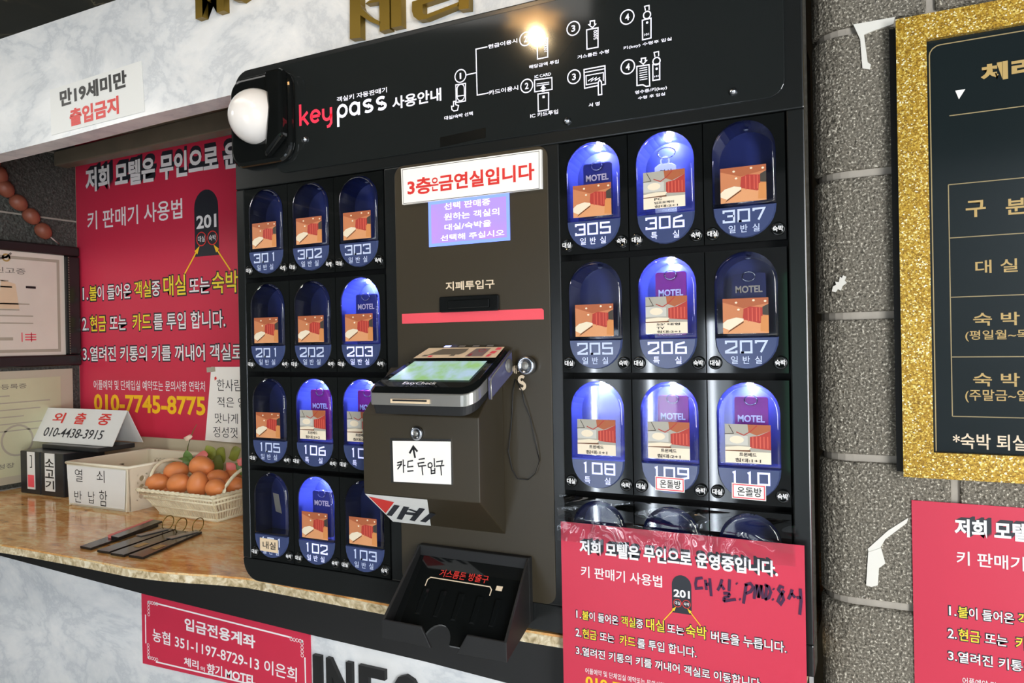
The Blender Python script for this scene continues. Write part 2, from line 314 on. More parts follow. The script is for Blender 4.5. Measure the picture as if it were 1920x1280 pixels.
# left wall of the window recess: large dark blocks with thin joints
wl = MB().box(-1.6, -1.394, -2.5, 0.573, -1.6, 0.52)
wleft = wl.build('wall_left', 'mortar', **ST)
b = MB()
for i, z in enumerate((0.214, 0.424)): b.box(-1.396, -1.39, -2.49, 0.57, z + 0.003, min(0.518, z + 0.207))
b.box(-1.396, -1.39, -2.49, 0.57, -0.612, 0.211)
b.box(-1.396, -1.39, -2.49, -0.04, -1.59, -0.616)
b.build('block_course', 'slate', wleft)
# marble fascia over the window, slightly uneven lower edge
MB().prism([(-1.394, 0.253), (-0.87, 0.2572), (-0.63, 0.2615), (-0.373, 0.269), (-0.126, 0.2723), (0.866, 0.2723), (0.866, 0.52), (-1.394, 0.52)], 0.05, 0.098).build('wall_upper', 'marble', **ST)
MB().prism([(-1.39, -0.66), (-0.8936, -0.6747), (-0.42, -0.6954), (0.039, -0.7089), (0.28, -0.7137), (0.43, -0.7203), (0.862, -0.7203), (0.862, -0.634), (-1.39, -0.634)], 0.0438, 0.06).build('trim_1', 'matte', **ST)
MB().box(-1.39, 0.862, 0.05, 0.12, -1.6, -0.634).build('wall_lower', 'marble', **ST)
MB().prism([(-1.39, 0.381), (-0.6, 0.388), (0.3, 0.392), (0.3, 0.452), (-0.6, 0.4449), (-1.39, 0.427)], 0.5, 0.545).build('trim_2', 'rail', bevel=0.004, **ST)
# stone pillar right of the machine: rounded corner blocks over mortar
def pprof(x0, x1, yf, r, yb=0.4, left_round=True):
    p = [(x1, yf), (x1, yb), (x0, yb)]
    return p + ([(x0 + r - r * math.cos(math.radians(t)), yf + r - r * math.sin(math.radians(t))) for t in range(0, 91, 15)] if left_round else [(x0, yf)])
wr = MB().plan(pprof(0.876, 3.1, 0.137, 0.04), -1.6, 0.52).build('wall_right', 'mortar', **ST)
zs = [0.518, 0.402, 0.210, 0.018, -0.172, -0.3628, -0.556, -0.747, -0.94, -1.13, -1.32, -1.51, -1.6]
b = MB()
for i in range(len(zs) - 1):
    z1, z0 = zs[i] - 0.005, zs[i + 1] + 0.005
    xs = [1.015 if i % 2 == 1 else 1.215] if i < 4 else [1.0335 if i % 2 == 1 else 1.23]
    while xs[-1] < 2.7: xs.append(xs[-1] + 0.4)
    xs.append(3.09)
    b.plan(pprof(0.870, xs[0] - 0.005, 0.13, 0.04), z0, z1, sm=False)
    for a, c in zip(xs, xs[1:]): b.plan(pprof(a + 0.005, c - 0.005, 0.13, 0.01, 0.3, False), z0, z1)
b.build('block_course', 'block', wr, bevel=0.004)
b = MB()
b.prism([(0.925,0.2151), (0.9743,0.2147), (0.9723,0.2061), (0.9504,0.2022), (0.9376,0.1991), (0.9415,0.1617), (0.9452,0.1582), (0.9438,0.1521), (0.935,0.1551), (0.933,0.1937)][::-1], 0.1275, 0.1315)
b.prism([(0.893,-0.1382), (0.8944,-0.1317), (0.8984,-0.1298), (0.8972,-0.1254), (0.9018,-0.1263), (0.9032,-0.1192), (0.9058,-0.1208), (0.9072,-0.1173), (0.9111,-0.1196), (0.909,-0.1246), (0.9116,-0.1276), (0.9063,-0.1316), (0.9042,-0.1379), (0.9003,-0.1356), (0.8976,-0.1398)][::-1], 0.1275, 0.1315)
b.prism([(0.9285,-0.531), (0.9317,-0.4865), (0.9471,-0.4792), (0.9519,-0.4991), (0.9442,-0.5064), (0.9425,-0.5292), (0.9349,-0.5323)], 0.1275, 0.1315)
b.prism([(0.9329,-0.4921), (0.9312,-0.4823), (0.9557,-0.4557), (0.9796,-0.4367), (0.9776,-0.4439), (0.9524,-0.4673), (0.9426,-0.4867)], 0.1285, 0.1315)
b.build('plaster_patch', 'plaster', wr)

# ---------------------------------------------------------------- countertop
ct = [(-1.39, -0.03), (-0.756, -0.03), (-0.667, -0.027), (-0.488, -0.027), (-0.34, -0.03), (-0.26, -0.022), (-0.2, -0.0105), (-0.14, 0.004), (-0.08, 0.0145), (0.05, 0.012), (0.48, 0.001), (0.56, 0.004), (0.862, 0.004), (0.862, 0.57), (-1.39, 0.57)]
t = thing('stone_countertop', (-0.25, 0.2, -0.633), 'polished brown granite countertop with a pale rough edge, running under the machine', 'countertop')
MB().plan(ct, -0.6185, -0.615).build('slab', 'granite', t)
MB().plan(ct, -0.633, -0.6186).build('edge_strip', 'edge', t)

# ---------------------------------------------------------------- key vending machine
VM = thing('key_vending_machine', (0.41, 0.1, -0.612), 'large black room-key vending machine with rows of oval blue key windows, standing on the counter', 'vending machine')
bx0, bx1, bz0, bz1 = -0.071, 0.8735, -0.612, 0.287
LX0, LX1, RX0, RX1, OZ1, OZ0 = -0.0512, 0.2505, 0.5515, 0.8525, 0.0785, -0.573
b = MB()
b.prism([(bx1, OZ1), (bx1, bz1)] + arc(bx0 + 0.034, bz1 - 0.034, 0.034, 90, 180, 8) + [(bx0, OZ1)], 0, 0.045)
b.prism([(bx0, OZ0)] + arc(bx0 + 0.036, bz0 + 0.036, 0.036, 180, 270, 8) + [(bx1, bz0), (bx1, OZ0)], 0, 0.045)
for x0, x1 in ((bx0, LX0), (LX1, RX0), (RX1, bx1)): b.box(x0, x1, 0, 0.045, OZ0, OZ1)
b.box(-0.06, 0.855, 0.0452, 0.33, -0.612, 0.245)
body = b.build('body', 'black', VM, bevel=0.002)
# header panel with printed instructions
hp = MB().prism(rrect(0.028, 0.852, 0.0962, 0.2785, 0.02), -0.0022, 0.0005).build('header_panel', 'header', VM, bevel=0.0008)
YH = -0.0026
b = MB(); LW = 0.0016
b.text('객실키 자동판매기', (0.162,0.1972), (0.262,0.2056), YH, 0, 0.012)
b.text('사용안내', (0.2716,0.1683), (0.3617,0.1879), YH, 0, 0.022)
# rounded logo lettering drawn as strokes: unit boxes with x-height 1
k0 = (0.0819,0.1686); k1 = (0.0827,0.1999); s1 = (0.2652,0.1688); base = (0.1616,0.1722)
xh = 0.0232; zb = k0[1] + 0.0015; wS = 0.0050
def cc(cx, cz, r, a0, a1, n=12): return arc(cx, cz, r, a0, a1, n)
def logo(x, kind):
    r = xh / 2 - wS / 2; cz = zb + xh / 2
    if kind == 'k': return [[(x, zb), (x, zb + 0.036)], [(x + 0.016, zb + xh - 0.002), (x + 0.002, zb + 0.010)], [(x + 0.006, zb + 0.013), (x + 0.017, zb)]]
    if kind == 'e': return [cc(x + r, cz, r, 0, 318), [(x, cz), (x + 2 * r, cz)]]
    if kind == 'y': return [[(x, zb + xh - 0.002), (x, cz)] + cc(x + r * 0.9, cz - 0.001, r * 0.9, 180, 360), [(x + r * 1.8, zb + xh - 0.002), (x + r * 1.8, zb - 0.004), (x + r * 1.4, zb - 0.0085), (x + r * 0.8, zb - 0.0095)]]
    if kind == 'p': return [[(x, zb - 0.013), (x, cz)] , cc(x + r, cz, r, 0, 360)]
    if kind == 'a': return [cc(x + r, cz, r, 0, 360), [(x + 2 * r, cz + r), (x + 2 * r, zb)]]
    if kind == 's': return [cc(x + r * 0.9, cz + r / 2, r / 2 * 1.0, 40, 270, 10) + cc(x + r * 0.9, cz - r / 2, r / 2 * 1.0, 90, -140, 10)]
px = k0[0] + 0.002
span = (s1[0] - base[0]); lx = {'k': px, 'e': px + span * 0.225, 'y': px + span * 0.475}
for ch, x in lx.items():
    for st in logo(x, ch): b.stroke(st, wS, YH, 1)
for ch, x in (('p', base[0] + 0.0025), ('a', base[0] + span * 0.262), ('s', base[0] + span * 0.528), ('s', base[0] + span * 0.778)):
    for st in logo(x, ch): b.stroke([(x + 0.0005 + (u - x - 0.4 * (xh - wS) / 2) * 1.75 if ch == 's' else x + (u - x) * 0.97, w) for u, w in st], wS * 0.92, YH, 0)
def num(c, n, r=0.0094):
    b.ring(c, r, 0.0016, YH); hw = 0.14 if n == '1' else 0.3; b.text(n, (c[0] - r * hw, c[1] - r * 0.48), (c[0] + r * hw, c[1] + r * 0.48), YH, 0, 0.02)
num((0.3959,0.1994), '1'); num((0.5045,0.2331), '2'); num((0.5047,0.1662), '2'); num((0.5776,0.2333), '3'); num((0.5772,0.1665), '3'); num((0.6549,0.2327), '4'); num((0.6545,0.1664), '4')
b.stroke([(0.4047,0.1991),(0.4229,0.1995)], LW, YH); b.stroke([(0.4425,0.2339),(0.4232,0.2341),(0.4238,0.1662),(0.4428,0.1664)], LW, YH)
b.stroke([(0.3876,0.1875),(0.4044,0.1869),(0.4038,0.1609),(0.3877,0.1611)], LW, YH, 0, True)
c = (0.3959,0.1748); b.stroke([(c[0] + q[0], c[1] + q[1]) for q in stadium(0.0125, 0.0245, 8)], 0.0014, YH, 0, True)
b.stroke([(0.3907,0.1702),(0.401,0.1697)], 0.0014, YH)
b.stroke([(0.3831,0.1633),(0.3829,0.1563),(0.3794,0.1568),(0.38,0.1517),(0.3832,0.1492),(0.3897,0.1492),(0.3917,0.1559),(0.3867,0.1581),(0.3863,0.1633)], LW, YH, 0, True)
b.text('대실/숙박 선택', (0.3665,0.1379), (0.4158,0.1436), YH, 0, 0.018)
b.text('현금이용시', (0.4437,0.2304), (0.4912,0.2366), YH, 0, 0.018)
b.text('카드이용시', (0.4432,0.1629), (0.4912,0.1696), YH, 0, 0.018)
b.stroke([(0.5226,0.2267),(0.5387,0.2269),(0.5382,0.2011),(0.5225,0.2012)], LW, YH, 0, True); b.text('10000', (0.5328,0.2089), (0.5382,0.2244), YH, 0, 0.01, rot=True)
b.text('해당금액 투입', (0.509,0.1894), (0.5548,0.1946), YH, 0, 0.018)
b.text('IC CARD', (0.5175,0.1746), (0.5428,0.1788), YH, 0, 0.012)
b.stroke([(0.5173,0.1726),(0.5439,0.1712),(0.544,0.1547),(0.5171,0.1557)], LW, YH, 0, True); b.stroke([(0.5203,0.1662),(0.5399,0.1655)], 0.0012, YH); b.stroke([(0.5202,0.1635),(0.5398,0.1629)], 0.0012, YH)
b.poly([(0.5259,0.1584),(0.5304,0.163),(0.535,0.158)], YH); b.poly([(0.5283,0.1535),(0.5284,0.1588),(0.5326,0.1584),(0.5324,0.1534)], YH)
b.stroke([(0.5221,0.1517),(0.5386,0.1512),(0.5381,0.1273),(0.5222,0.1273)], LW, YH, 0, True); b.poly([(0.529,0.1447),(0.529,0.1481),(0.5325,0.1479),(0.5325,0.1445)], YH)
b.text('IC 카드투입', (0.5095,0.1193), (0.5525,0.1256), YH, 0, 0.018)
b.stroke([(0.6026,0.238),(0.6088,0.2375),(0.6087,0.2328),(0.6106,0.2324),(0.6055,0.2285),(0.6002,0.2338),(0.6025,0.2337)], LW, YH, 0, True)
b.stroke([(0.5971,0.2273),(0.6136,0.2269),(0.6131,0.2006),(0.597,0.2009)], LW, YH, 0, True); b.text('5000', (0.6069,0.2116), (0.6124,0.2244), YH, 0, 0.01, rot=True)
b.text('거스름돈 수령', (0.5828,0.1898), (0.6285,0.1948), YH, 0, 0.018)
b.stroke([(0.6121,0.1486),(0.5926,0.148),(0.5922,0.1738),(0.6225,0.1736),(0.6226,0.1486),(0.6182,0.1485)], LW, YH); b.stroke([(0.6112,0.1524),(0.5951,0.1524),(0.5949,0.1649),(0.6201,0.1648),(0.6198,0.1536)], 0.0014, YH); b.stroke([(0.5931,0.1696),(0.6217,0.1696)], 0.0014, YH)
b.stroke([(0.5977,0.1571),(0.6049,0.1602),(0.6025,0.1562),(0.6096,0.1598),(0.6084,0.1563),(0.6153,0.1589)], LW, YH)
b.stroke([(0.6124,0.1356),(0.6123,0.1527),(0.6145,0.156),(0.6171,0.1526),(0.6172,0.1356)], LW, YH, 0, True)
b.text('서 명', (0.5978,0.1213), (0.6139,0.1265), YH, 0, 0.018)
for ox_, pts, c, t1 in ((0, [(0.6757,0.2241),(0.6873,0.2244),(0.6868,0.1984),(0.6755,0.1983)], (0.6821,0.2297), ((0.6778,0.2028), (0.6844,0.2058))), (1, [(0.6886,0.1629),(0.6979,0.1628),(0.6975,0.142),(0.6884,0.1422)], (0.6937,0.1667), ((0.6904,0.1459), (0.6959,0.1481)))):
    b.stroke(pts, LW, YH, 0, True); b.ring(c, 0.0048, 0.0016, YH); b.stroke([(c[0] - 0.002, c[1] + 0.006), (c[0] - 0.003, c[1] + 0.012), (c[0] + 0.003, c[1] + 0.012), (c[0] + 0.003, c[1] + 0.006)], 0.0014, YH); b.text('101', t1[0], t1[1], YH, 0, 0.02)
    b.disc((c[0], c[1] - 0.010), 0.0016, YH)
b.text('키(key) 수령후 입실', (0.6488,0.1894), (0.7143,0.1944), YH, 0, 0.016)
b.stroke([(0.6669,0.1645),(0.6836,0.1638),(0.684,0.1359),(0.6791,0.136),(0.6746,0.1389),(0.6667,0.1392)], LW, YH, 0, True); b.stroke([(0.6733,0.174),(0.6791,0.1738),(0.6786,0.1704),(0.6804,0.17),(0.6758,0.1661),(0.6712,0.1703),(0.6734,0.1703)], 0.0016, YH, 0, True)
for k in range(6): b.stroke([((0.6704,0.1609)[0], (0.6704,0.1609)[1] - k * 0.0030), ((0.681,0.1604)[0], (0.6704,0.1609)[1] - k * 0.0030)], 0.0011, YH)
b.text('영수증/키(key)', (0.6638,0.1272), (0.7069,0.1327), YH, 0, 0.016); b.text('수령 후 입실', (0.6678,0.1202), (0.7043,0.1243), YH, 0, 0.016)
b.build('lettering', ['hdr', 'hred'], hp, label='white and red printed instructions')
for p in ((0.7912,0.1105), (0.0944,0.146), (0.5668,0.1067)):
    MB().lathe([(0.0052, 0), (0.0048, 0.003), (0.003, 0.0052), (0.0005, 0.006)], (p[0], -0.002, p[1]), (0, -1, 0), 12).build('screw', 'chrome', hp)
q0 = (0.358,0.0979); q1 = (0.4365,0.104)
MB().prism([(q0[0], q0[1]), (q1[0], q1[1] - 0.002), (q1[0], q1[1] + 0.0125), (q0[0], q0[1] + 0.015)], -0.0026, -0.0022).build('tape_strip', 'tape', hp, label='faded clear tape strip')
# motion lamp at the upper left corner
c = (0.005,0.1964)
sh = MB().prism(rrect(-0.066, 0.074, 0.112, 0.268, 0.03, 8), -0.016, 0.001).build('lamp_housing', 'gloss', VM, bevel=0.008, seg=4)
MB().lathe([(0.047 * math.cos(math.radians(a)), 0.047 * math.sin(math.radians(a))) for a in range(-20, 90, 8)] + [(0.001, 0.047)], (c[0] - 0.008, -0.014, c[1] - 0.001), (-0.12, -1, -0.05), 32).build('lamp_globe', 'dome', sh, label='white round globe')
MB().prism([(0.030, 0.118), (0.070, 0.150), (0.070, 0.262), (0.034, 0.262), (0.040, 0.2)], -0.034, -0.015).build('lamp_shroud', 'gloss', sh, bevel=0.005)

# key compartments
PW, PH = 0.07710, 0.14742
SH = -0.0335                                     # shelf between window and number panel
ST_ = stadium(PW, PH, 14)
def clipst(above, pts=ST_):
    out = []
    for i, p in enumerate(pts):
        q = pts[(i + 1) % len(pts)]
        if (p[1] >= SH) == above: out.append(p)
        if (p[1] >= SH) != (q[1] >= SH):
            t_ = (SH - p[1]) / (q[1] - p[1]); out.append((p[0] + (q[0] - p[0]) * t_, SH))
    return out
def plate_mb():
    b = MB(); n = len(ST_); x0, x1, z0, z1 = -0.0493, 0.0493, -0.0787, 0.0763; R = []
    for x, z in ST_:
        cz = max(-0.035, min(0.035, z)); dx, dz = x, z - cz * 0.6; k = min((x1 / abs(dx)) if abs(dx) > 1e-9 else 9e9, ((z1 - cz * 0.6) / dz if dz > 1e-9 else 9e9), ((z0 - cz * 0.6) / dz if dz < -1e-9 else 9e9)); R.append((dx * k, cz * 0.6 + dz * k))
    for cx, cz in ((x0, z0), (x0, z1), (x1, z0), (x1, z1)):
        i = min(range(n), key=lambda i: (R[i][0] - cx) ** 2 + (R[i][1] - cz) ** 2); R[i] = (cx, cz)
    f = -0.0008
    b.add([(x, f, z) for x, z in ST_] + [(x, f, z) for x, z in R] + [(x, 0.004, z) for x, z in ST_] + [(x, 0.01, z) for x, z in R],
          [(i, (i + 1) % n, n + (i + 1) % n, n + i)[::-1] for i in range(n)] + [(i, 2 * n + i, 2 * n + (i + 1) % n, (i + 1) % n) for i in range(n)] + [(n + i, n + (i + 1) % n, 3 * n + (i + 1) % n, 3 * n + i) for i in range(n)])
    return b
def cup_mb():
    p = clipst(True); n = len(p); b = MB(); s = 0.94; d = 0.036
    b.add([(x, 0.0006, z) for x, z in p] + [(x * s, d, SH + (z - SH) * s) for x, z in p], [(i, (i + 1) % n, n + (i + 1) % n, n + i) for i in range(n)] + [tuple(range(n, 2 * n))], 0, False)
    return b
def window_mb():
    p = clipst(True); n = len(p); b = MB()
    cx, cz = 0, 0.018; lay = [(1.0, -0.0009), (0.985, -0.0028), (0.95, -0.0044), (0.905, -0.0050), (0.885, -0.0050)]; vs = []
    for s, y in lay: vs += [(cx + (x - cx) * s, y, cz + (z - cz) * s) for x, z in p]
    b.add(vs, [(k * n + i, k * n + (i + 1) % n, (k + 1) * n + (i + 1) % n, (k + 1) * n + i) for k in range(4) for i in range(n)], 0, True); b.f.append(tuple(range(4 * n, 5 * n))); b.mi.append(0); b.sm.append(False); return b
def npanel_mb():
    p = clipst(False); b = MB(); n = len(p); s = 0.95
    cz = (SH - PH / 2) / 2
    b.add([(x, -0.0004, z) for x, z in p] + [(x * s, -0.0042, cz + (z - cz) * s) for x, z in p] + [(x, 0.008, z) for x, z in p], [(i, (i + 1) % n, n + (i + 1) % n, n + i) for i in range(n)] + [tuple(range(n, 2 * n))] + [(i, 2 * n + i, 2 * n + (i + 1) % n, (i + 1) % n) for i in range(n)]); return b
D = {'0': [[(0, 0), (1, 0), (1, 1), (0, 1), (0, 0), (0.3, 0)]], '1': [[(0.42, 0.92), (0.62, 1.0), (0.62, 0)]], '2': [[(0, 0.78), (0, 1), (1, 1), (1, 0.55), (0, 0.1), (0, 0), (1, 0), (1, 0.18)]], '3': [[(0, 0.8), (0, 1), (1, 1), (1, 0), (0, 0), (0, 0.2)], [(0.35, 0.52), (1, 0.52)]],
     '5': [[(1, 1), (0, 1), (0, 0.55), (1, 0.55), (1, 0), (0, 0), (0, 0.15)]], '6': [[(0.9, 1), (0.05, 0.8), (0, 0), (1, 0), (1, 0.52), (0, 0.52)]], '7': [[(0, 0.8), (0, 1), (1, 1), (0.45, 0)]], '8': [[(0, 0), (1, 0), (1, 1), (0, 1), (0, 0), (0, 0.3)], [(0, 0.52), (1, 0.52)]], '9': [[(0.1, 0), (1, 0.15), (1, 1), (0, 1), (0, 0.48), (1, 0.48)]]}
def number_mb(no, kind):
    b = MB(); y = -0.0046
    for k, ch in enumerate(no):
        for st in D[ch]: b.stroke([(-0.0246 + k * 0.0182 + u * 0.0128, -0.0526 + v * 0.0138) for u, v in st], 0.0025, y)
    for k, ch in enumerate(kind):
        x = (-0.0145 + k * 0.0145) if len(kind) == 3 else (-0.0145 + k * 0.029)
        b.text(ch, (x - 0.0042, -0.0668), (x + 0.0042, -0.0572), y, 0, 0.008)
    return b
def photo_mb(kind, cap):
    b = MB(); z0, z1 = (-0.0290, 0.0150) if kind == 'A' else (-0.0270, 0.0215); w = 0.0285
    P = lambda pts, mi, k: b.poly([((u - 0.5) * 2 * w * 0.97, z0 + v * (z1 - z0)) for u, v in pts], -0.0054 - k * 0.00008, mi)
    if kind == 'A':
        P([(0, 0), (1, 0), (1, 1), (0, 1)], 0, 0)
        P([(0, 1), (0, 0.9), (0.45, 0.72), (1, 0.84), (1, 1)], 1, 1); P([(0, 0), (1, 0), (1, 0.3), (0.6, 0.36), (0.42, 0.4), (0, 0.3)], 2, 1)
        P([(0.44, 0.40), (0.8, 0.28), (0.86, 0.30), (0.88, 0.72), (0.6, 0.76), (0.46, 0.70)], 3, 2)
        for u in (0.55, 0.64, 0.73, 0.8): P([(u, 0.34), (u + 0.02, 0.33), (u + 0.02, 0.72), (u, 0.73)], 4, 3)
        P([(0.87, 0.74), (1, 0.82), (1, 0.5), (0.87, 0.52)], 6, 3); P([(0.82, 0.05), (1, 0.03), (1, 0.5), (0.84, 0.48)], 7, 4)
        P([(0, 0.18), (0.14, 0.1), (0.46, 0.36), (0.46, 0.42), (0.3, 0.46), (0.1, 0.4), (0, 0.3)], 5, 4); P([(0.1, 0.02), (0.15, 0.1), (0.46, 0.35), (0.46, 0.31)], 8, 5)
        for u, v in ((0.3, 0.88), (0.68, 0.93), (0.35, 0.68), (0.93, 0.9)): P([(u + 0.03 * math.cos(a), v + 0.03 * math.sin(a)) for a in [k * 0.785 for k in range(8)]], 5, 5)
    else:
        P([(0, 0), (1, 0), (1, 1), (0, 1)], 9, 0); P([(0, 0.46), (0.5, 0.46), (0.5, 0.7), (0, 0.74)], 10, 1)
        P([(0.26 + 0.16 * math.cos(a), 0.6 + 0.1 * math.sin(a)) for a in [k * 0.524 for k in range(12)]], 5, 2); P([(0.5, 1), (0.52, 0.8), (0.7, 0.72), (1, 0.86), (1, 1)], 1, 1)
        P([(0.55, 0.4), (1, 0.36), (1, 0.86), (0.75, 0.72), (0.55, 0.68)], 3, 2)
        for u in (0.6, 0.68, 0.76, 0.84, 0.92): P([(u, 0.4), (u + 0.025, 0.4), (u + 0.025, 0.7), (u, 0.7)], 4, 3)
        P([(0, 0.32), (0.5, 0.32), (0.58, 0.42), (0.3, 0.44), (0, 0.4)], 5, 3); P([(0, 0.26), (0.56, 0.26), (0.56, 0.34), (0, 0.32)], 8, 4)
        b.stroke([((u - 0.5) * 2 * w, z0 + v * (z1 - z0)) for u, v in ((0.26, 0.8), (0.42, 0.72), (0.56, 0.82), (0.7, 0.98))], 0.0012, -0.0057, 3)
        b.stroke([((u - 0.5) * 2 * w, z0 + v * (z1 - z0)) for u, v in ((0.1, 0.98), (0.2, 0.76), (0.0, 0.74))], 0.0009, -0.0057, 6)
        P([(0, 0), (1, 0), (1, 0.3), (0, 0.3)], 11, 6)
        n = len(cap)
        for k, tx in enumerate(cap):
            h = 0.3 / n; z = z0 + (z1 - z0) * (0.3 - (k + 1) * h + h * 0.16); wd = min(0.034, 0.0052 * len(tx))
            x0 = -wd / 2 if n == 2 else -0.013
            b.text(tx, (x0, z), (x0 + wd, z + (z1 - z0) * h * 0.68), -0.0061, 6, 0.03)
    return b
PM = [mat('photo_%s' % n, c, 0.5) for n, c in (('wall', C(196, 124, 82)), ('ceiling', C(168, 92, 56)), ('floor', C(216, 152, 104)), ('curtain', C(172, 54, 44)), ('pleat', C(206, 92, 72)), ('bed', C(232, 218, 192)), ('dark', C(62, 56, 48)), ('cabinet', C(206, 136, 76)), ('shade', C(104, 58, 26)), ('plaster', C(168, 164, 152)), ('pale', C(196, 194, 186)), ('caption', C(236, 222, 198)))]
def button_mb(word):
    b = MB().lathe([(0.0086, 0), (0.0086, 0.0022), (0.0078, 0.0034), (0.0062, 0.0036), (0.0056, 0.0030), (0.0004, 0.0034)], (0, -0.0008, 0), (0, -1, 0), 22)
    return b.text(word, (-0.0062, -0.0036), (0.0062, 0.0036), -0.0046, 1, 0.025)
SM = {}
def shared(key, fn, mats):
    if key not in SM:
        o = fn().build('shared', mats); SM[key] = o.data; bpy.data.objects.remove(o)
    return SM[key]
def sub(name, data, parent, loc=(0, 0, 0), label=None):
    o = bpy.data.objects.new(name, data); COL.objects.link(o); o.parent = parent; o.location = loc
    if label: o['label'] = label
    return o
LC, RC = 0.0, 0.6012; RP = 0.16403
B1 = ['트윈베드', '침대:2+2']; B2 = ['트윈베드', '침대:1+1']; B3 = ['트윈베드', '침대:2+1']
cells = {}
for no, x, r, lit, ph, cap in (('301', 0, 0, 0, 'A', 0), ('302', .1, 0, 0, 'A', 0), ('303', .2, 0, 0, 'A', 0), ('201', 0, 1, 0, 'A', 0), ('202', .1, 1, 0, 'A', 0), ('203', .2, 1, 1, 'A', 0),
        ('105', 0, 2, 0, 'A', 0), ('106', .1, 2, 1, 'B', B1), ('107', .2, 2, 1, 'B', B1), ('101', 0, 3, 0, None, 0), ('102', .1, 3, 1, 'A', 0), ('103', .2, 3, 0, 'A', 0),
        ('305', RC, 0, 1, 'A', 0), ('306', RC + .1, 0, 1, 'B', ['PC', '빔프로젝터', '침대:2+1']), ('307', RC + .2, 0, 0, 'A', 0), ('205', RC, 1, 0, 'A', 0), ('206', RC + .1, 1, 1, 'B', ["55' 대형", 'TV', '침대:2+1']), ('207', RC + .2, 1, 0, 'A', 0),
        ('108', RC, 2, 1, 'B', B2), ('109', RC + .1, 2, 1, 'B', B3), ('110', RC + .2, 2, 1, 'B', B2), (None, RC, 3, 0, None, 0), (None, RC + .1, 3, 0, None, 0), (None, RC + .2, 3, 0, None, 0)):
    z = -r * RP
    cp = sub('key_compartment', shared('plate', plate_mb, ['gloss']), VM, Vector((x, 0, z)) - VM.location, ('compartment numbered %s, lit' % no if lit else 'compartment numbered %s, dark' % no) if no else None)
    sub('cup', shared('cup', cup_mb, ['cup']), cp); sub('window', shared('win', window_mb, ['window']), cp); sub('number_panel', shared('np', npanel_mb, ['panel']), cp)
    led = shared('led%d' % lit, lambda: MB().lathe([(0.0034, 0), (0.0028, 0.0014), (0.0006, 0.002)], (0, 0.023, 0.0678), (0, 0.1, -1), 12), ['led' if lit else 'ledoff'])
    sub('led_lamp', led, cp)
    if no:
        kd = '특실' if ph == 'B' else '일반실'
        sub('number_lettering', shared('n' + no, lambda: number_mb(no, kd), ['numlit' if lit else 'num']), cp)
    if ph: sub('room_photo', shared('ph' + ph + str(cap), lambda: photo_mb(ph, cap), PM), cp)
    for s, wd in ((-0.0388, '대실'), (0.0402, '숙박')): sub('button', shared('bt' + wd, lambda: button_mb(wd), ['gloss', 'wink']), cp, (s, 0, -0.0655))
    if no: cells[no] = (x, z)
for x0, x1 in ((LX0, LX1), (RX0, RX1)): MB().box(x0, x1, 0.040, 0.0451, OZ0, OZ1).build('compartment_backing', 'pit', VM)

# centre door
cd = MB().prism(rrect(0.2722, 0.5345, -0.572, 0.0785, 0.016), -0.0018, 0.0005).build('centre_door', 'satin', VM, bevel=0.0008)
b = MB().text('지폐투입구', (0.3628,-0.1196), (0.4466,-0.1062), -0.0022, 0, 0.02)
b.text('매기', (0.4698,-0.2444), (0.4919,-0.2326), -0.0022, 0, 0.02)
c = (0.488,-0.2586); zb = c[1] - 0.0105; xh = 0.023
for st in logo(c[0] - 0.008, 's'): b.stroke(st, 0.0042, -0.0022)
b.build('lettering', ['cream'], cd, label='cream printed lettering')
MB().prism(rrect(0.3535, 0.4545, -0.1525, -0.1285, 0.003), -0.007, -0.001).prism(rrect(0.3695, 0.4405, -0.1475, -0.1345, 0.0015), -0.0095, -0.0069).build('bill_slot', 'gloss', cd, bevel=0.0015)
b = MB().prism([(0.2822, -0.1673), (0.5245, -0.1673), (0.5245, -0.1545), (0.5215, -0.1518), (0.2822, -0.1518)], -0.0026, -0.0019); b.build('red_stripe', 'stripe', cd, label='coral red tape stripe')
sc = MB().box(0.335, 0.4735, -0.0032, -0.0016, -0.0515, 0.021).build('lcd_screen', 'lcdedge', cd, label='lit violet screen with white Korean text')
b = MB().poly([(0.3400, -0.0468), (0.4688, -0.0468), (0.4688, 0.0125), (0.3400, 0.0125)], -0.0034, 0)
b.text('선택 판매중', (0.3638,0.0024), (0.4426,0.0126), -0.0037, 1, 0.008); b.text('원하는 객실의', (0.3634,-0.0136), (0.4573,-0.0032), -0.0037, 1, 0.008); b.text('대실/숙박을', (0.3639,-0.0288), (0.4435,-0.0194), -0.0037, 1, 0.008); b.text('선택해 주십시오', (0.3565,-0.0443), (0.4646,-0.0351), -0.0037, 1, 0.008)
b.build('lettering', ['lcd', 'lcdtext'], sc)
lk = MB().lathe([(0.0132, 0), (0.0132, 0.012), (0.0122, 0.0135), (0.0095, 0.0137), (0.009, 0.0125), (0.0004, 0.0126)], (0.4998, -0.0015, -0.2325), (0, -1, 0), 26).build('lock', 'chrome', cd, label='round chrome lock')
MB().lathe([(0.0055, 0), (0.0055, 0.0022), (0.0045, 0.003), (0.0004, 0.0026)], (0.4998, -0.0141, -0.2325), (0, -1, 0), 16).build('keyhole', 'steel', lk)
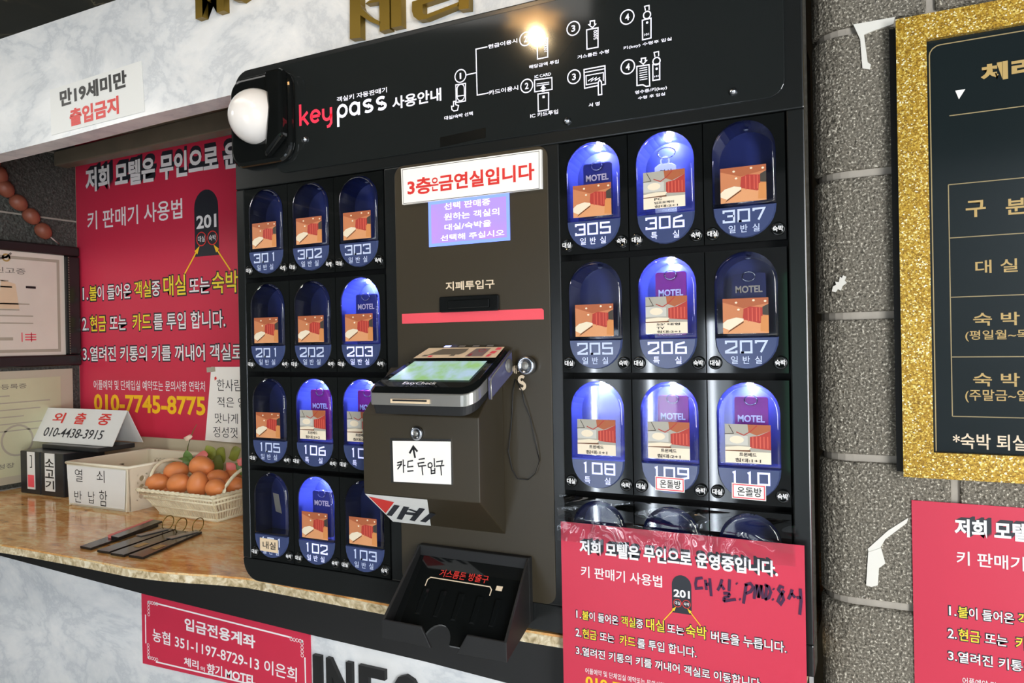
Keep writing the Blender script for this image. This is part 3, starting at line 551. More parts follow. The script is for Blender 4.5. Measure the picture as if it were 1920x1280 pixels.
# card reader box
b = MB().profx([(-0.0015, -0.235), (-0.0015, -0.479), (-0.075, -0.4185), (-0.075, -0.3015)], 0.258, 0.4565)
cb = b.build('card_reader_box', 'satin', VM, bevel=0.0015)
c = (0.356,-0.3263)
lk = MB().lathe([(0.0100, 0), (0.0100, 0.004), (0.0088, 0.0055), (0.0062, 0.0056), (0.0058, 0.0042), (0.0004, 0.0042)], (c[0], -0.0748, c[1]), (0, -1, 0), 22).build('lock', 'chrome', cb)
MB().lathe([(0.0036, 0), (0.0036, 0.002), (0.0004, 0.0016)], (c[0], -0.0789, c[1]), (0, -1, 0), 14).build('keyhole', 'steel', lk)
b = MB()
pts = [(0.4787,-0.252),(0.4761,-0.2714),(0.4714,-0.3122),(0.4671,-0.3565),(0.4708,-0.3834),(0.481,-0.3954),(0.4959,-0.3961),(0.509,-0.3852),(0.5145,-0.3674),(0.5099,-0.341),(0.5014,-0.3079),(0.4936,-0.2846),(0.4892,-0.2696),(0.483,-0.2536)]
b.tube([(x, -0.004 - 0.004 * (k % 2), z) for k, (x, z) in enumerate(pts)], 0.0007, 6); b.build('cable_loop', 'matte', VM)
# change tray
tr = MB()
A, Bq = -0.001, -0.105
tr.box(0.3105, 0.4985, -0.012, -0.0005, -0.600, -0.5065)
for x, x2 in ((0.3105, 0.309), (0.4945, 0.5045)):
    tr.hexa([(x, -0.012, -0.600), (x2, Bq, -0.6165), (x2 + 0.0045, Bq, -0.6165), (x + 0.004, -0.012, -0.600)], [(x, -0.012, -0.5065), (x2, Bq, -0.5895), (x2 + 0.0045, Bq, -0.5895), (x + 0.004, -0.012, -0.5065)])
# front lip with a V notch
zt, zb_ = -0.5895, -0.6165
tr.prism([(0.309, zb_), (0.392, zb_ - 0.001), (0.376, zt), (0.309, zt)], Bq - 0.001, Bq + 0.003)
tr.prism([(0.432, zb_ - 0.001), (0.509, zb_), (0.509, zt), (0.449, zt)], Bq - 0.001, Bq + 0.003)
tray = tr.build('change_tray', 'matte', VM, bevel=0.0012)
FT = plane3((0.314, -0.0125, -0.522), (0.4945, -0.0125, -0.522), (0.314, -0.098, -0.612), (0.1805, 0.124))
b = MB(); hole = [(0.080 + 0.022 * math.cos(math.radians(a)), 0.124 - 0.026 * math.sin(math.radians(a))) for a in range(180, -1, -15)]
out = [(0, 0.124)] + hole + [(0.1905, 0.124), (0.181, 0.0), (0, 0)]
f1 = [FT(*p) for p in out]; f2 = [(x, y + 0.003, z - 0.003) for x, y, z in f1]; n = len(out)
b.add(f1 + f2, [tuple(range(n)), tuple(range(2 * n - 1, n - 1, -1))] + [(i, n + i, n + (i + 1) % n, (i + 1) % n) for i in range(n)])
for k in range(5):
    u = 0.03 + k * 0.03; b.hexa([FT(u, 0.05), FT(u + 0.009, 0.05), FT(u + 0.009, 0.09), FT(u, 0.09)], [tuple(Vector(FT(u + 0.002, 0.052)) + Vector((0, -.003, .003))), tuple(Vector(FT(u + 0.007, 0.052)) + Vector((0, -.003, .003))), tuple(Vector(FT(u + 0.007, 0.088)) + Vector((0, -.001, .001))), tuple(Vector(FT(u + 0.002, 0.088)) + Vector((0, -.001, .001)))])
fl = b.build('tray_floor', 'gloss', tray)
UP = lambda a, q: tuple(Vector(FT(a, q)) + Vector((0, -0.0006, 0.0006)))
b = MB().text('거스름돈 방출구', (0.046, 0.030), (0.128, 0.018), 0, 0, 0.01, F=UP)
b.stroke([(0.030, 0.047), (0.030, 0.037), (0.034, 0.033), (0.134, 0.034), (0.138, 0.038), (0.138, 0.047)], 0.0016, 0, 1, F=UP)
b.poly([(0.144, 0.038), (0.154, 0.038), (0.154, 0.031), (0.144, 0.031)], 0, 1, F=UP)
b.build('lettering', ['rink', 'cream'], fl, label='red printed lettering over a cream bracket')

# ---------------------------------------------------------------- things fixed on or resting on the machine
def flatsign(name, pts, y, th, m, loc, label, cat, group=None):
    t = thing(name, loc, label, cat, group); p = MB().prism(pts, y - th, y).build('panel', m, t); return t
t = thing('notice_board', (0.404, -0.004, 0.046), 'white board with red no-smoking-floor lettering, fixed above the violet screen', 'sign')
MB().prism([(0.2896,0.0172),(0.5268,0.0166),(0.5271,0.0719),(0.2885,0.0732)], -0.0068, -0.0018).build('panel', 'white', t)
b = MB(); y = -0.0072
b.text('3층', (0.3002,0.0296), (0.3439,0.0551), y, 0, 0.03); b.text('은', (0.3437,0.032), (0.3567,0.0525), y, 0, 0.02); b.text('금연실입니다', (0.3571,0.0303), (0.5164,0.0548), y, 0, 0.03)
b.stroke([(0.2924,0.0185),(0.5233,0.0172),(0.5241,0.0698),(0.2914,0.071)], 0.0007, y, 1, True)
b.build('lettering', ['rink', 'dink'], t, label='red lettering in a thin dark border')
t = thing('handwritten_note', (0.37, -0.0755, -0.36), 'white handwritten note with an up arrow, taped to the front of the card reader box', 'note')
MB().prism([(0.3078,-0.3353),(0.4121,-0.3325),(0.4137,-0.3965),(0.3083,-0.4005)], -0.0760, -0.0755).build('clear_tape', 'tape', t)
MB().prism([(0.3135,-0.3985),(0.4113,-0.3959),(0.4117,-0.3359),(0.3128,-0.3393)], -0.0765, -0.0761).build('paper', 'white', t)
b = MB(); y = -0.0768
for w, ls in ((0.0032, ([(0.352,-0.3619),(0.3493,-0.3483)], [(0.3425,-0.3558),(0.3493,-0.3457),(0.3562,-0.3526)])), (0.0019, ([(0.3202,-0.3743),(0.3289,-0.3726)], [(0.3211,-0.3801),(0.3264,-0.3739),(0.3286,-0.3678)], [(0.3207,-0.3708),(0.329,-0.3682)], [(0.3313,-0.3652),(0.3317,-0.3846)], [(0.3317,-0.3741),(0.335,-0.3734)],
    [(0.3485,-0.3659),(0.3396,-0.3676),(0.339,-0.3757),(0.3487,-0.3741)], [(0.338,-0.3818),(0.3489,-0.3804)], [(0.3579,-0.3637),(0.3685,-0.3618)], [(0.3706,-0.3715),(0.3579,-0.3736),(0.3568,-0.3693),(0.3677,-0.3673)], [(0.3635,-0.3729),(0.3637,-0.3792),(0.3647,-0.3858)],
    [(0.377,-0.3671),(0.3738,-0.3696),(0.3741,-0.3736),(0.3784,-0.3743),(0.3808,-0.3715),(0.3797,-0.368),(0.377,-0.3671)], [(0.3842,-0.3606),(0.3847,-0.3733)], [(0.3788,-0.375),(0.379,-0.3826),(0.3849,-0.3815),(0.385,-0.3743)], [(0.3789,-0.3788),(0.3849,-0.3779)], [(0.3876,-0.3655),(0.3976,-0.3636),(0.3964,-0.369)], [(0.3866,-0.3717),(0.4008,-0.3697)], [(0.3948,-0.3707),(0.396,-0.3841)]))):
    for l in ls: b.stroke(l, w, y)
b.build('handwriting', ['pen'], t, label='black marker writing')
# sticker under the box
US = plane3((0.258, -0.0755, -0.4187), (0.4565, -0.0755, -0.4187), (0.258, -0.002, -0.4795), (1, 1))
UD = lambda a, q: tuple(Vector(US(a, q)) + Vector((0, -0.0006, -0.0008)))
t = thing('sticker', (0.3, -0.04, -0.45), 'white sticker with a red triangle and dark slanted letters, under the card reader box', 'sticker')
MB().poly([(0.004, 0.03), (0.56, 0.03), (0.36, 0.97), (0.004, 0.97)], 0, 0, F=lambda a, q: tuple(Vector(US(a, q)) + Vector((0, -0.0003, -0.0004)))).build('backing', ['card'], t)
b = MB().poly([(0.02, 0.10), (0.22, 0.22), (0.02, 0.66)], 0, 0, F=UD)
for u0_, v0_, u1_, v1_ in ((0.22, 0.32, 0.03, 0.74), (0.30, 0.34, 0.10, 0.84), (0.44, 0.34, 0.22, 0.84), (0.30, 0.42, 0.36, 0.50), (0.50, 0.48, 0.32, 0.84)): b.stroke([(u0_, v0_), (u1_, v1_)], 0.05, 0, 1, F=UD)
b.stroke([(0.22, 0.58), (0.34, 0.58)], 0.10, 0, 1, F=UD)
b.build('lettering', ['rink', 'dink'], t)
# card terminal: tapered, tilted desk terminal on the box
t = thing('card_terminal', (0.375, -0.05, -0.30), 'silver and black card payment terminal with a lit colour screen, on the reader box', 'card terminal')
def foot(z, g=0.0, yo=0.0):
    """plan outline: left-front, rounded right-front, right-back, left-back"""
    fl, fr, bl, br, yf, yb = 0.2895 + g, 0.4655 - g, 0.333 + g, 0.4725 - g, -0.101 + g, -0.012 - g
    L_ = [(fl + 0.006, yf)] + [(fr - 0.022 + 0.022 * math.sin(a), yf + 0.022 - 0.022 * math.cos(a)) for a in [k * math.pi / 16 for k in range(9)]] + [(br, yb), (bl, yb), (fl, yf + 0.006)]
    return L_
def slope(y, zf, zr): return zf + (zr - zf) * (y + 0.101) / 0.089
def layer(mb, za, zbk, zc, zd, g0=0.0, g1=0.0, mi=0):
    """solid between a lower sheet (za front .. zbk rear) and an upper sheet (zc front .. zd rear)"""
    lo = foot(0, g0); hi = foot(0, g1); n = len(lo); m = len(mb.v)
    mb.v += [(x, y, slope(y, za, zbk)) for x, y in lo] + [(x, y, slope(y, zc, zd)) for x, y in hi]
    mb.f += [tuple(range(m + n - 1, m - 1, -1)), tuple(range(m + n, m + 2 * n))] + [(m + i, m + (i + 1) % n, m + n + (i + 1) % n, m + n + i) for i in range(n)]
    mb.mi += [mi] * (n + 2); mb.sm += [False] * (n + 2); return mb
layer(MB(), -0.3005, -0.2445, -0.2855, -0.2355, 0.004, 0.002).build('base', 'matte', t, bevel=0.001)
sb = layer(MB(), -0.2852, -0.2350, -0.2680, -0.2145).build('silver_band', 'steel', t, bevel=0.0012)
layer(MB(), -0.2678, -0.2143, -0.2610, -0.2065, 0.0, 0.004).build('bezel', 'gloss', t, bevel=0.0015)
TP = plane3((0.2895, -0.101, -0.2602), (0.4655, -0.101, -0.2602), (0.333, -0.012, -0.2057), (1, 1))
def TQ(u, v):
    f = Vector((0.2895 + 0.176 * u, -0.101, -0.2602)); r = Vector((0.333 + 0.1395 * u, -0.012, -0.2057)); return tuple(f.lerp(r, v) + Vector((0, -0.0004, 0.0008)))
MB().poly([(0.10, 0.18), (0.89, 0.18), (0.90, 0.64), (0.10, 0.64)], 0, 0, F=TQ).build('screen', ['pic'], t, label='lit green and blue screen')
TR = lambda u, v: tuple(Vector(TQ(u, v)) + Vector((0, -0.0002, 0.0005)))
b = MB().poly([(0.03, 0.72), (0.96, 0.72), (0.96, 0.99), (0.04, 0.99)], 0, 0, F=TQ)
for p, mi in (([(0.16, 0.80), (0.52, 0.80), (0.56, 0.86), (0.56, 0.95), (0.24, 0.95)], 1), ([(0.10, 0.76), (0.16, 0.76), (0.17, 0.80), (0.11, 0.80)], 1), ([(0.42, 0.76), (0.48, 0.76), (0.48, 0.80), (0.43, 0.80)], 1), ([(0.61, 0.75), (0.80, 0.75), (0.82, 0.95), (0.65, 0.95)], 2), ([(0.63, 0.76), (0.67, 0.76), (0.67, 0.82), (0.64, 0.82)], 3), ([(0.18, 0.74), (0.23, 0.74), (0.23, 0.78), (0.19, 0.78)], 3), ([(0.84, 0.74), (0.88, 0.74), (0.89, 0.80), (0.85, 0.80)], 3), ([(0.85, 0.82), (0.91, 0.82), (0.92, 0.88), (0.86, 0.88)], 3), ([(0.88, 0.91), (0.94, 0.91), (0.94, 0.97), (0.89, 0.97)], 3)): b.poly(p, 0, mi, F=TR)
b.ring((0.74, 0.9), 0.035, 0.012, 0, 3, F=TR, n=16)
b.build('reader_plate', ['sandy', 'rail', 'steel', 'stripe'], t, label='beige contactless reader plate')
b = MB().text('EasyCheck', (0.30, 0.05), (0.62, 0.13), 0, 0, 0.01, F=TR); b.build('lettering', ['wink'], t)
b = MB()
for k, (u, mi) in enumerate(((0.22, 0), (0.40, 1), (0.57, 1), (0.74, 1))): b.poly([(u, 1.0), (u + 0.08, 1.0), (u + 0.08, 1.035), (u, 1.035)], 0, mi, F=TR)
b.build('indicator', [mat('blue_indicator', C(150, 150, 255), 0.3, emit=C(160, 170, 255), es=4), 'steel'], t, label='small lit blue indicator')
b = MB().box(0.330, 0.395, -0.1034, -0.1012, -0.2815, -0.2755); b.build('card_slot', 'sandy', t); MB().box(0.334, 0.391, -0.1040, -0.1030, -0.2786, -0.2762).build('slot_opening', 'pit', t)
# raised swipe rail along the right side
b = MB(); b.hexa([(0.4700, -0.072, -0.277), (0.4760, -0.075, -0.277), (0.4795, -0.012, -0.2435), (0.4735, -0.012, -0.2435)], [(0.4700, -0.072, -0.246), (0.4750, -0.070, -0.246), (0.4785, -0.012, -0.2095), (0.4735, -0.012, -0.2095)])
sr = b.build('swipe_rail', 'railside', t, bevel=0.002)
MB().tube([(0.4764, -0.0735, -0.276), (0.4755, -0.0735, -0.252), (0.4756, -0.069, -0.2460), (0.4790, -0.012, -0.2090)], 0.0011, 6).build('rail_trim', 'steel', sr)
MB().lathe([(0.010, 0), (0.0098, 0.001), (0.0004, 0.0012)], (0.4785, -0.024, -0.232), (1, -0.06, 0), 20).build('round_sticker', 'steel', sr)

# key tags behind the windows
def key_tag(no, m, lab, dim, z1=0.0545, x_off=0.002, ang=0.0):
    x, z = cells[no]; x += x_off
    t = thing('key_tag', (x, 0.014, z + SH * 0.94 - 0.001), lab, 'key tag', 'key tags hanging behind the windows')
    MB().prism(rrect(x - 0.0205, x + 0.0205, z + SH + 0.004, z + z1, 0.003, 3), 0.012, 0.016).build('plate', m, t)
    MB().text('MOTEL', (x - 0.0165, z + 0.0225), (x + 0.0165, z + 0.0315), 0.0116, 0, 0.03).build('lettering', ['faint' if dim else 'num'], t)
    MB().tube([(x + 0.008 * math.cos(a), 0.011, z + z1 - 0.004 + 0.006 * math.sin(a)) for a in [k * math.pi / 6 for k in range(12)]], 0.0008, 6, True).build('ring', 'chrome', t)
for no, m, w in (('106', 'purple', 'purple'), ('107', 'purple', 'purple'), ('206', 'purple', 'purple'), ('109', 'purple', 'purple'), ('110', 'purple', 'purple'), ('203', 'navy', 'dark blue'), ('102', 'navy', 'dark blue'), ('305', 'navy', 'dark blue'), ('207', 'navy', 'dark blue')):
    key_tag(no, m, '%s motel key tag behind the %s window numbered %s' % (w, 'unlit' if no == '207' else 'lit', no), m == 'navy', 0.0545 if m == 'purple' else 0.047)
x, z = cells['306']
t = thing('key_tag', (x, 0.01, z - 0.03), 'clear acrylic key tag on a ring behind the lit window numbered 306', 'key tag', 'key tags hanging behind the windows')
MB().prism([(x - 0.016, z - 0.031), (x + 0.013, z - 0.031), (x + 0.013, z + 0.030), (x + 0.007, z + 0.034), (x - 0.010, z + 0.034), (x - 0.016, z + 0.030)], 0.008, 0.011).build('plate', 'num', t, bevel=0.001)
MB().ring((x - 0.0015, z + 0.037), 0.0055, 0.0022, 0.0078).text('열쇠', (x - 0.009, z + 0.018), (x + 0.007, z + 0.026), 0.0077, 1, 0.02).build('lettering', ['num', 'dink'], t)
MB().tube([(x + 0.001 + 0.012 * math.cos(a), 0.006, z + 0.047 + 0.007 * math.sin(a)) for a in [k * math.pi / 8 for k in range(16)]], 0.0009, 6, True).build('ring', 'chrome', t)
x, z = cells['101']
solid('paper_slip', MB().prism([(x - 0.004, z + 0.004), (x + 0.010, z + 0.001), (x + 0.003, z + 0.034), (x - 0.010, z + 0.036)], 0.013, 0.0134), 'faint', (x, 0.0132, z + 0.018), 'pale slip of paper behind the dark window at the lower left corner', 'paper')
def sticker(no, ll, ur, y, txt, lab, frame):
    t = thing('sticker', ((ll[0] + ur[0]) / 2, y, (ll[1] + ur[1]) / 2), lab, 'sticker')
    MB().prism([ll, (ur[0], ll[1] - 0.0005), ur, (ll[0], ur[1] + 0.0005)], y - 0.0004, y).build('paper', 'sandy' if not frame else 'white', t)
    b = MB(); w, h = ur[0] - ll[0], ur[1] - ll[1]
    b.text(txt, (ll[0] + 0.16 * w, ll[1] + 0.2 * h), (ur[0] - 0.12 * w, ur[1] - 0.2 * h), y - 0.0006, 0, 0.012)
    if frame: b.stroke([(ll[0] + 0.0016, ll[1] + 0.0016), (ur[0] - 0.0016, ll[1] + 0.0012), (ur[0] - 0.0016, ur[1] - 0.0016), (ll[0] + 0.0016, ur[1] - 0.0012)], 0.0014, y - 0.0006, 1, True)
    b.build('handwriting', ['pen', 'stripe'], t)
sticker('101', (-0.0243,-0.5543), (0.0172,-0.5323), -0.0050, '내실', 'beige handwritten sticker over the number of the dark lower left window', False)
sticker('109', (0.6823,-0.3971), (0.7209,-0.379), -0.0050, '온돌방', 'orange-bordered white sticker on the middle window of the lowest lit row', True)
sticker('110', (0.7808,-0.4001), (0.8218,-0.381), -0.0050, '온돌방', 'orange-bordered white sticker on the rightmost window of the lowest lit row', True)

# ---------------------------------------------------------------- red instruction posters (one design, three prints)
def poster(name, x0, z0, s, y, u0, u1, v0, v1, label, dark=1.0):
    G = lambda u, v: (x0 + u * s, z0 - v * s)
    t = thing(name, (G((u0 + u1) / 2, v1)[0], y, G(0, v1)[1]), label, 'poster')
    MB().prism([G(u0, v1), G(u1, v1), G(u1, v0), G(u0, v0)], y - 0.0008, y).build('sheet', 'red', t)
    b = MB(); k = 0.0004
    def T(tx, ua, ub, va, vb, mi, bold=0.028, edge=True, d=0):
        ll, ur = G(ua, vb), G(ub, va)
        if edge:
            e = 0.0011 * s; b.text(tx, (ll[0] - e, ll[1] - e), (ur[0] + e, ur[1] + e), y - 0.0008 - k, 3, bold + 0.035)
        b.text(tx, ll, ur, y - 0.0008 - 2 * k, mi, bold)
    ti = '저희 모텔은 무인으로 운영중입니다.'
    for q in range(6):
        f = 1 - 0.007 * (q + 1); cu, cv = 0.157, 0.012
        A_ = lambda u, v: G(cu + (u - cu) * f, cv + (v - cv) * f - 0.0012 * (q + 1) * 0.4)
        ll, ur = A_(0.0275, 0.042), A_(0.286, 0.022); b.text(ti, ll, ur, y - 0.0008 - k * (1 - q * 0.06), 3, 0.045)
    T(ti, 0.0275, 0.286, 0.022, 0.042, 0, 0.035, False)
    T('키 판매기 사용법', 0.029, 0.142, 0.0578, 0.0732, 0, 0.012, False)
    cap = [G(u, v) for u, v in [(0.1548, 0.1035), (0.1800, 0.1035), (0.1800, 0.0672)] + [(0.1674 + 0.0126 * math.cos(math.radians(a)), 0.0672 - 0.0132 * math.sin(math.radians(a))) for a in range(15, 180, 15)] + [(0.1548, 0.0672)]]
    b.poly(cap, y - 0.0008 - k, 3)
    T('201', 0.1570, 0.1780, 0.0728, 0.0828, 0, 0.03, False)
    for uc, w in ((0.1619, '대실'), (0.1735, '숙박')):
        c = G(uc, 0.0905); b.ring(c, 0.0050 * s, 0.0008 * s, y - 0.0008 - 2 * k, 4); T(w, uc - 0.0036, uc + 0.0036, 0.0882, 0.0926, 0, 0.01, False)
    for p, q in (((0.1433, 0.1155), (0.1600, 0.0955)), ((0.1912, 0.1155), (0.1745, 0.0955))):
        P_, Q_ = Vector(G(*p)), Vector(G(*q)); d = (Q_ - P_).normalized(); nn = Vector((-d.y, d.x)); h = 0.004 * s
        b.stroke([tuple(P_), tuple(Q_ - d * h * 0.8)], 0.0012 * s, y - 0.0008 - 2 * k, 2); b.poly([tuple(Q_), tuple(Q_ - d * h * 1.6 + nn * h * 0.5), tuple(Q_ - d * h * 1.6 - nn * h * 0.5)], y - 0.0008 - 2.2 * k, 2)
    for tx, a_, c_, va, vb, mi in (('1.', .021, .028, .1205, .1305, 0), ('불', .0297, .0390, .1195, .1315, 1), ('이 들어온', .0400, .0813, .1195, .1315, 0), ('객실', .0854, .105, .1185, .1315, 1), ('중', .1060, .1154, .1195, .1310, 0), ('대실', .1195, .144, .1160, .1315, 1), ('또는', .148, .1695, .1195, .1310, 0), ('숙박', .172, .1986, .1160, .1320, 1), ('버튼을 누릅니다.', .204, .294, .1195, .1330, 0),
            ('2.', .0195, .0278, .1455, .1560, 0), ('현금', .0297, .05, .1440, .1570, 1), ('또는', .0548, .075, .1450, .1565, 0), ('카드', .0826, .1044, .1440, .1575, 1), ('를 투입 합니다.', .1073, .185, .1445, .1575, 0),
            ('3.', .0195, .0278, .1710, .1805, 0), ('열려진 키통의 키를 꺼내어 객실로 이동합니다.', .029, .265, .1695, .1815, 0)): T(tx, a_, c_, va, vb, mi, 0.012)
    T('어플예약 및 단체입실 예약또는 문의사항 연락처', .0327, .1625, .1970, .2050, 0, 0.004, False); T('010-7745-8775', .0327, .1625, .2085, .2230, 5, 0.03, False)
    b.build('lettering', ['wink', 'yink', 'oink', 'dink', 'rink', 'oink'], t, label='white and yellow printed text')
    return t
p1 = poster('instruction_poster', 0.5495, -0.4487, 1.0, -0.013, 0.0, 0.3165, 0.0, 0.262, 'red instruction poster with purple handwriting on the lower right of the machine')
poster('instruction_poster', -1.446, 0.465, 3.88, 0.572, 0.0145, 0.32, 0.0, 0.2415, 'big dark red instruction poster on the back wall behind the counter')
poster('instruction_poster', 0.9996, -0.4069, 1.145, 0.1285, -0.014, 0.31, 0.0055, 0.262, 'red instruction poster on the grey stone wall below the gold-framed board')
b = MB(); y = -0.0148
for l in ([(0.7444,-0.5024),(0.7367,-0.5045),(0.7352,-0.5112),(0.7359,-0.5172),(0.7445,-0.5153)], [(0.7477,-0.5046),(0.7489,-0.5175)], [(0.7482,-0.5105),(0.7526,-0.5094)], [(0.7532,-0.5019),(0.7547,-0.5244)], [(0.7685,-0.5013),(0.7664,-0.5092),(0.7628,-0.5161)], [(0.7672,-0.5081),(0.7712,-0.5141)], [(0.7779,-0.5001),(0.7769,-0.5148)], [(0.7698,-0.5187),(0.778,-0.5176)], [(0.7776,-0.5177),(0.7763,-0.5226)], [(0.7767,-0.5222),(0.7705,-0.5238)], [(0.7705,-0.5238),(0.7704,-0.529)], [(0.77,-0.5287),(0.7798,-0.5257),(0.7852,-0.5242)], [(0.7858,-0.5037),(0.7871,-0.5049)], [(0.7893,-0.5228),(0.7908,-0.524)],
          [(0.798,-0.5031),(0.7963,-0.5151),(0.7941,-0.5282)], [(0.7961,-0.5047),(0.8031,-0.502),(0.8065,-0.5063),(0.803,-0.5123),(0.7972,-0.5154)], [(0.807,-0.5206),(0.8083,-0.5096),(0.8107,-0.5024)], [(0.8107,-0.5024),(0.8123,-0.5188)], [(0.8123,-0.5184),(0.8159,-0.5023)], [(0.8159,-0.5023),(0.8175,-0.5191)], [(0.8223,-0.5009),(0.8205,-0.52)], [(0.8197,-0.5198),(0.8244,-0.5168),(0.8268,-0.5095),(0.8245,-0.5032),(0.8197,-0.5011)], [(0.8294,-0.5048),(0.8307,-0.506)], [(0.8285,-0.5176),(0.8299,-0.5187)], [(0.8421,-0.5022),(0.8381,-0.501),(0.8357,-0.5056),(0.8401,-0.5107),(0.8415,-0.5167),(0.8381,-0.5226),(0.8351,-0.5196),(0.8372,-0.5139),(0.8421,-0.5055)],
          [(0.8515,-0.5029),(0.8502,-0.5088),(0.847,-0.5156)], [(0.8505,-0.5074),(0.8546,-0.5126)], [(0.8607,-0.5007),(0.8614,-0.5159),(0.8596,-0.5324)], [(0.8564,-0.5124),(0.8611,-0.5111)]):
    b.stroke(l, 0.0034, y)
b.build('handwriting', ['vpen'], p1, label='purple marker handwriting')
# clear vinyl sleeve: a wrinkled sheet over the poster
sl = thing('vinyl_sleeve', (0.70, -0.012, -0.70), 'clear wrinkled vinyl sleeve hanging over the red poster on the machine', 'sleeve')
b = MB(); nx, nz = 48, 40; X0, X1, Z1, Z0 = 0.5455, 0.8560, -0.4125, -0.4745
for j in range(nz + 1):
    for i in range(nx + 1):
        u, v = i / nx, j / nz; x = X0 + (X1 - X0) * u; z = Z1 + (Z0 - Z1) * v - 0.012 * u * (1 - v)
        top = 1 - 0.8 * v
        w = 0.0024 * math.sin(23 * u + 3 * math.sin(5 * v)) * top + 0.0035 * math.exp(-u * 16) * math.sin(40 * (0.4 * v + u)) * top + 0.0016 * math.sin(9 * u - 9 * v) * top
        b.v.append((x, -0.0085 - 0.0085 * min(1, v / 0.5) + w * 0.9 * (1 if v < 0.5 else 0.3), z))
for j in range(nz):
    for i in range(nx):
        a = j * (nx + 1) + i; b.f.append((a, a + nx + 1, a + nx + 2, a + 1)); b.mi.append(0); b.sm.append(True)
b.build('clear_sheet', 'sleeve', sl)

# ---------------------------------------------------------------- fascia letters and signs
def letter(name, mbs, m, label, cat, group, bevel=0.002):
    xs = [v[0] for v in mbs.v]; zz = [v[2] for v in mbs.v]
    return solid(name, mbs, m, ((min(xs) + max(xs)) / 2, 0.05, min(zz)), label, cat, group, bevel=bevel)
def ext(pts, y0=0.036, y1=0.0497): return MB().prism(pts, y0, y1)
GG = 'raised gold letters on the marble fascia'
letter('sign_letter', MB().text('M', (-0.2046, 0.4245), (-0.130, 0.497), 0.036, 0, 0.04, y2=0.0497), 'gold', 'raised gold letter M on the white marble above the counter recess', 'sign letter', GG, 0)
letter('sign_letter', MB().text('O', (-0.1215, 0.4330), (-0.052, 0.505), 0.036, 0, 0.04, y2=0.0497), 'gold', 'raised gold letter O on the white marble, after the M', 'sign letter', GG, 0)
letter('sign_letter', MB().text('T', (-0.046, 0.4410), (0.010, 0.510), 0.036, 0, 0.04, y2=0.0497), 'gold', 'raised gold letter T, only its foot showing at the top edge', 'sign letter', GG, 0)
b = MB()
for p in ([(0.1603,0.3145),(0.1826,0.3124),(0.183,0.3497),(0.2011,0.3359),(0.2212,0.3252),(0.224,0.3301),(0.204,0.343),(0.1866,0.36),(0.1834,0.3674),(0.184,0.3917),(0.1623,0.3944)],
          [(0.2218,0.3147),(0.2418,0.3146),(0.2427,0.3828),(0.2227,0.3852),(0.2223,0.3688),(0.2019,0.37),(0.1936,0.3663),(0.2221,0.3634)],
          [(0.2451,0.3159),(0.2653,0.3151),(0.2659,0.384),(0.2459,0.3864)],
          [(0.1483,0.3976),(0.1484,0.4054),(0.219,0.4014),(0.2188,0.3937)], [(0.1696,0.4061),(0.1838,0.4162),(0.1975,0.4119),(0.1834,0.4019)]):
    b.prism(p, 0.036, 0.0497)
letter('sign_letter', b, 'gold', 'large raised gold syllable with two long uprights above the machine', 'sign letter', GG, 0)
b = MB()
for p in ([(0.2859,0.3344),(0.2888,0.3252),(0.2971,0.3177),(0.311,0.3163),(0.3703,0.3243),(0.3729,0.3304),(0.3692,0.3295),(0.3111,0.3231),(0.3062,0.3269),(0.3065,0.3406),(0.3513,0.3434),(0.3519,0.3684),(0.2868,0.3706),(0.2866,0.3642),(0.3345,0.3629),(0.3343,0.3514),(0.2863,0.3493)], [(0.3726,0.318),(0.3905,0.3162),(0.3916,0.3674),(0.3737,0.3685)]):
    b.prism(p, 0.036, 0.0497)
letter('sign_letter', b, 'gold', 'large raised gold syllable with a sweeping base stroke, rightmost above the machine', 'sign letter', GG, 0)
GI = 'black raised letters on the lower marble'
for ch, ll, x1, w in (('I', (0.0469,-0.7859), (0.0648,-0.7442), 'leftmost of four'), ('N', (0.0769,-0.7859), (0.1327,-0.7452), 'second from the left'), ('F', (0.1476,-0.7853), (0.2018,-0.7481), 'third from the left'), ('O', (0.2152,-0.7793), (0.2728,-0.7507), 'round, right of the F')):
    zt_ = -0.7425; letter('sign_letter', MB().text(ch, (ll[0], zt_ - 0.085), (x1[0], zt_), 0.042, 0, 0.03, y2=0.0497), 'matte', 'black raised letter %s on the lower marble, %s' % (ch, w), 'sign letter', GI, 0)
t = thing('age_limit_sign', (-0.42, 0.049, 0.30), 'white paper sign with black and red Korean lines stuck on the marble fascia', 'sign')
MB().prism([(-0.6745,0.2721),(-0.3697,0.2779),(-0.3766,0.3811),(-0.6758,0.3718)], 0.0488, 0.0497).build('paper', 'card', t)
b = MB().text('만19세미만', (-0.6397,0.3278), (-0.4208,0.3702), 0.0483, 0, 0.04, lr=(-0.4206,0.3356), ul=(-0.6417,0.3641)); b.text('출입금지', (-0.608,0.2807), (-0.4468,0.32), 0.0483, 1, 0.04, lr=(-0.447,0.2851), ul=(-0.609,0.3185))
b.build('lettering', ['pen', 'rink'], t)
t = thing('account_sign', (-0.1, 0.049, -0.85), 'red rectangular sign with white account lettering on the marble below the counter', 'sign')
qs = [(-0.4078,-0.8405),(0.0373,-0.8301),(0.0373,-0.7106),(-0.4076,-0.6982)]
MB().prism(qs, 0.0475, 0.0497).build('panel', 'red', t)
y = 0.0471; b = MB()
b.text('입금전용계좌', (-0.2824,-0.7526), (-0.0941,-0.7279), y, 0, 0.028, lr=(-0.0949,-0.7582), ul=(-0.2817,-0.7278))
b.text('농협 351-1197-8729-13 이은희', (-0.3762,-0.7895), (0.0047,-0.8003), y, 0, 0.012, lr=(0.0047,-0.8012), ul=(-0.3754,-0.7635))
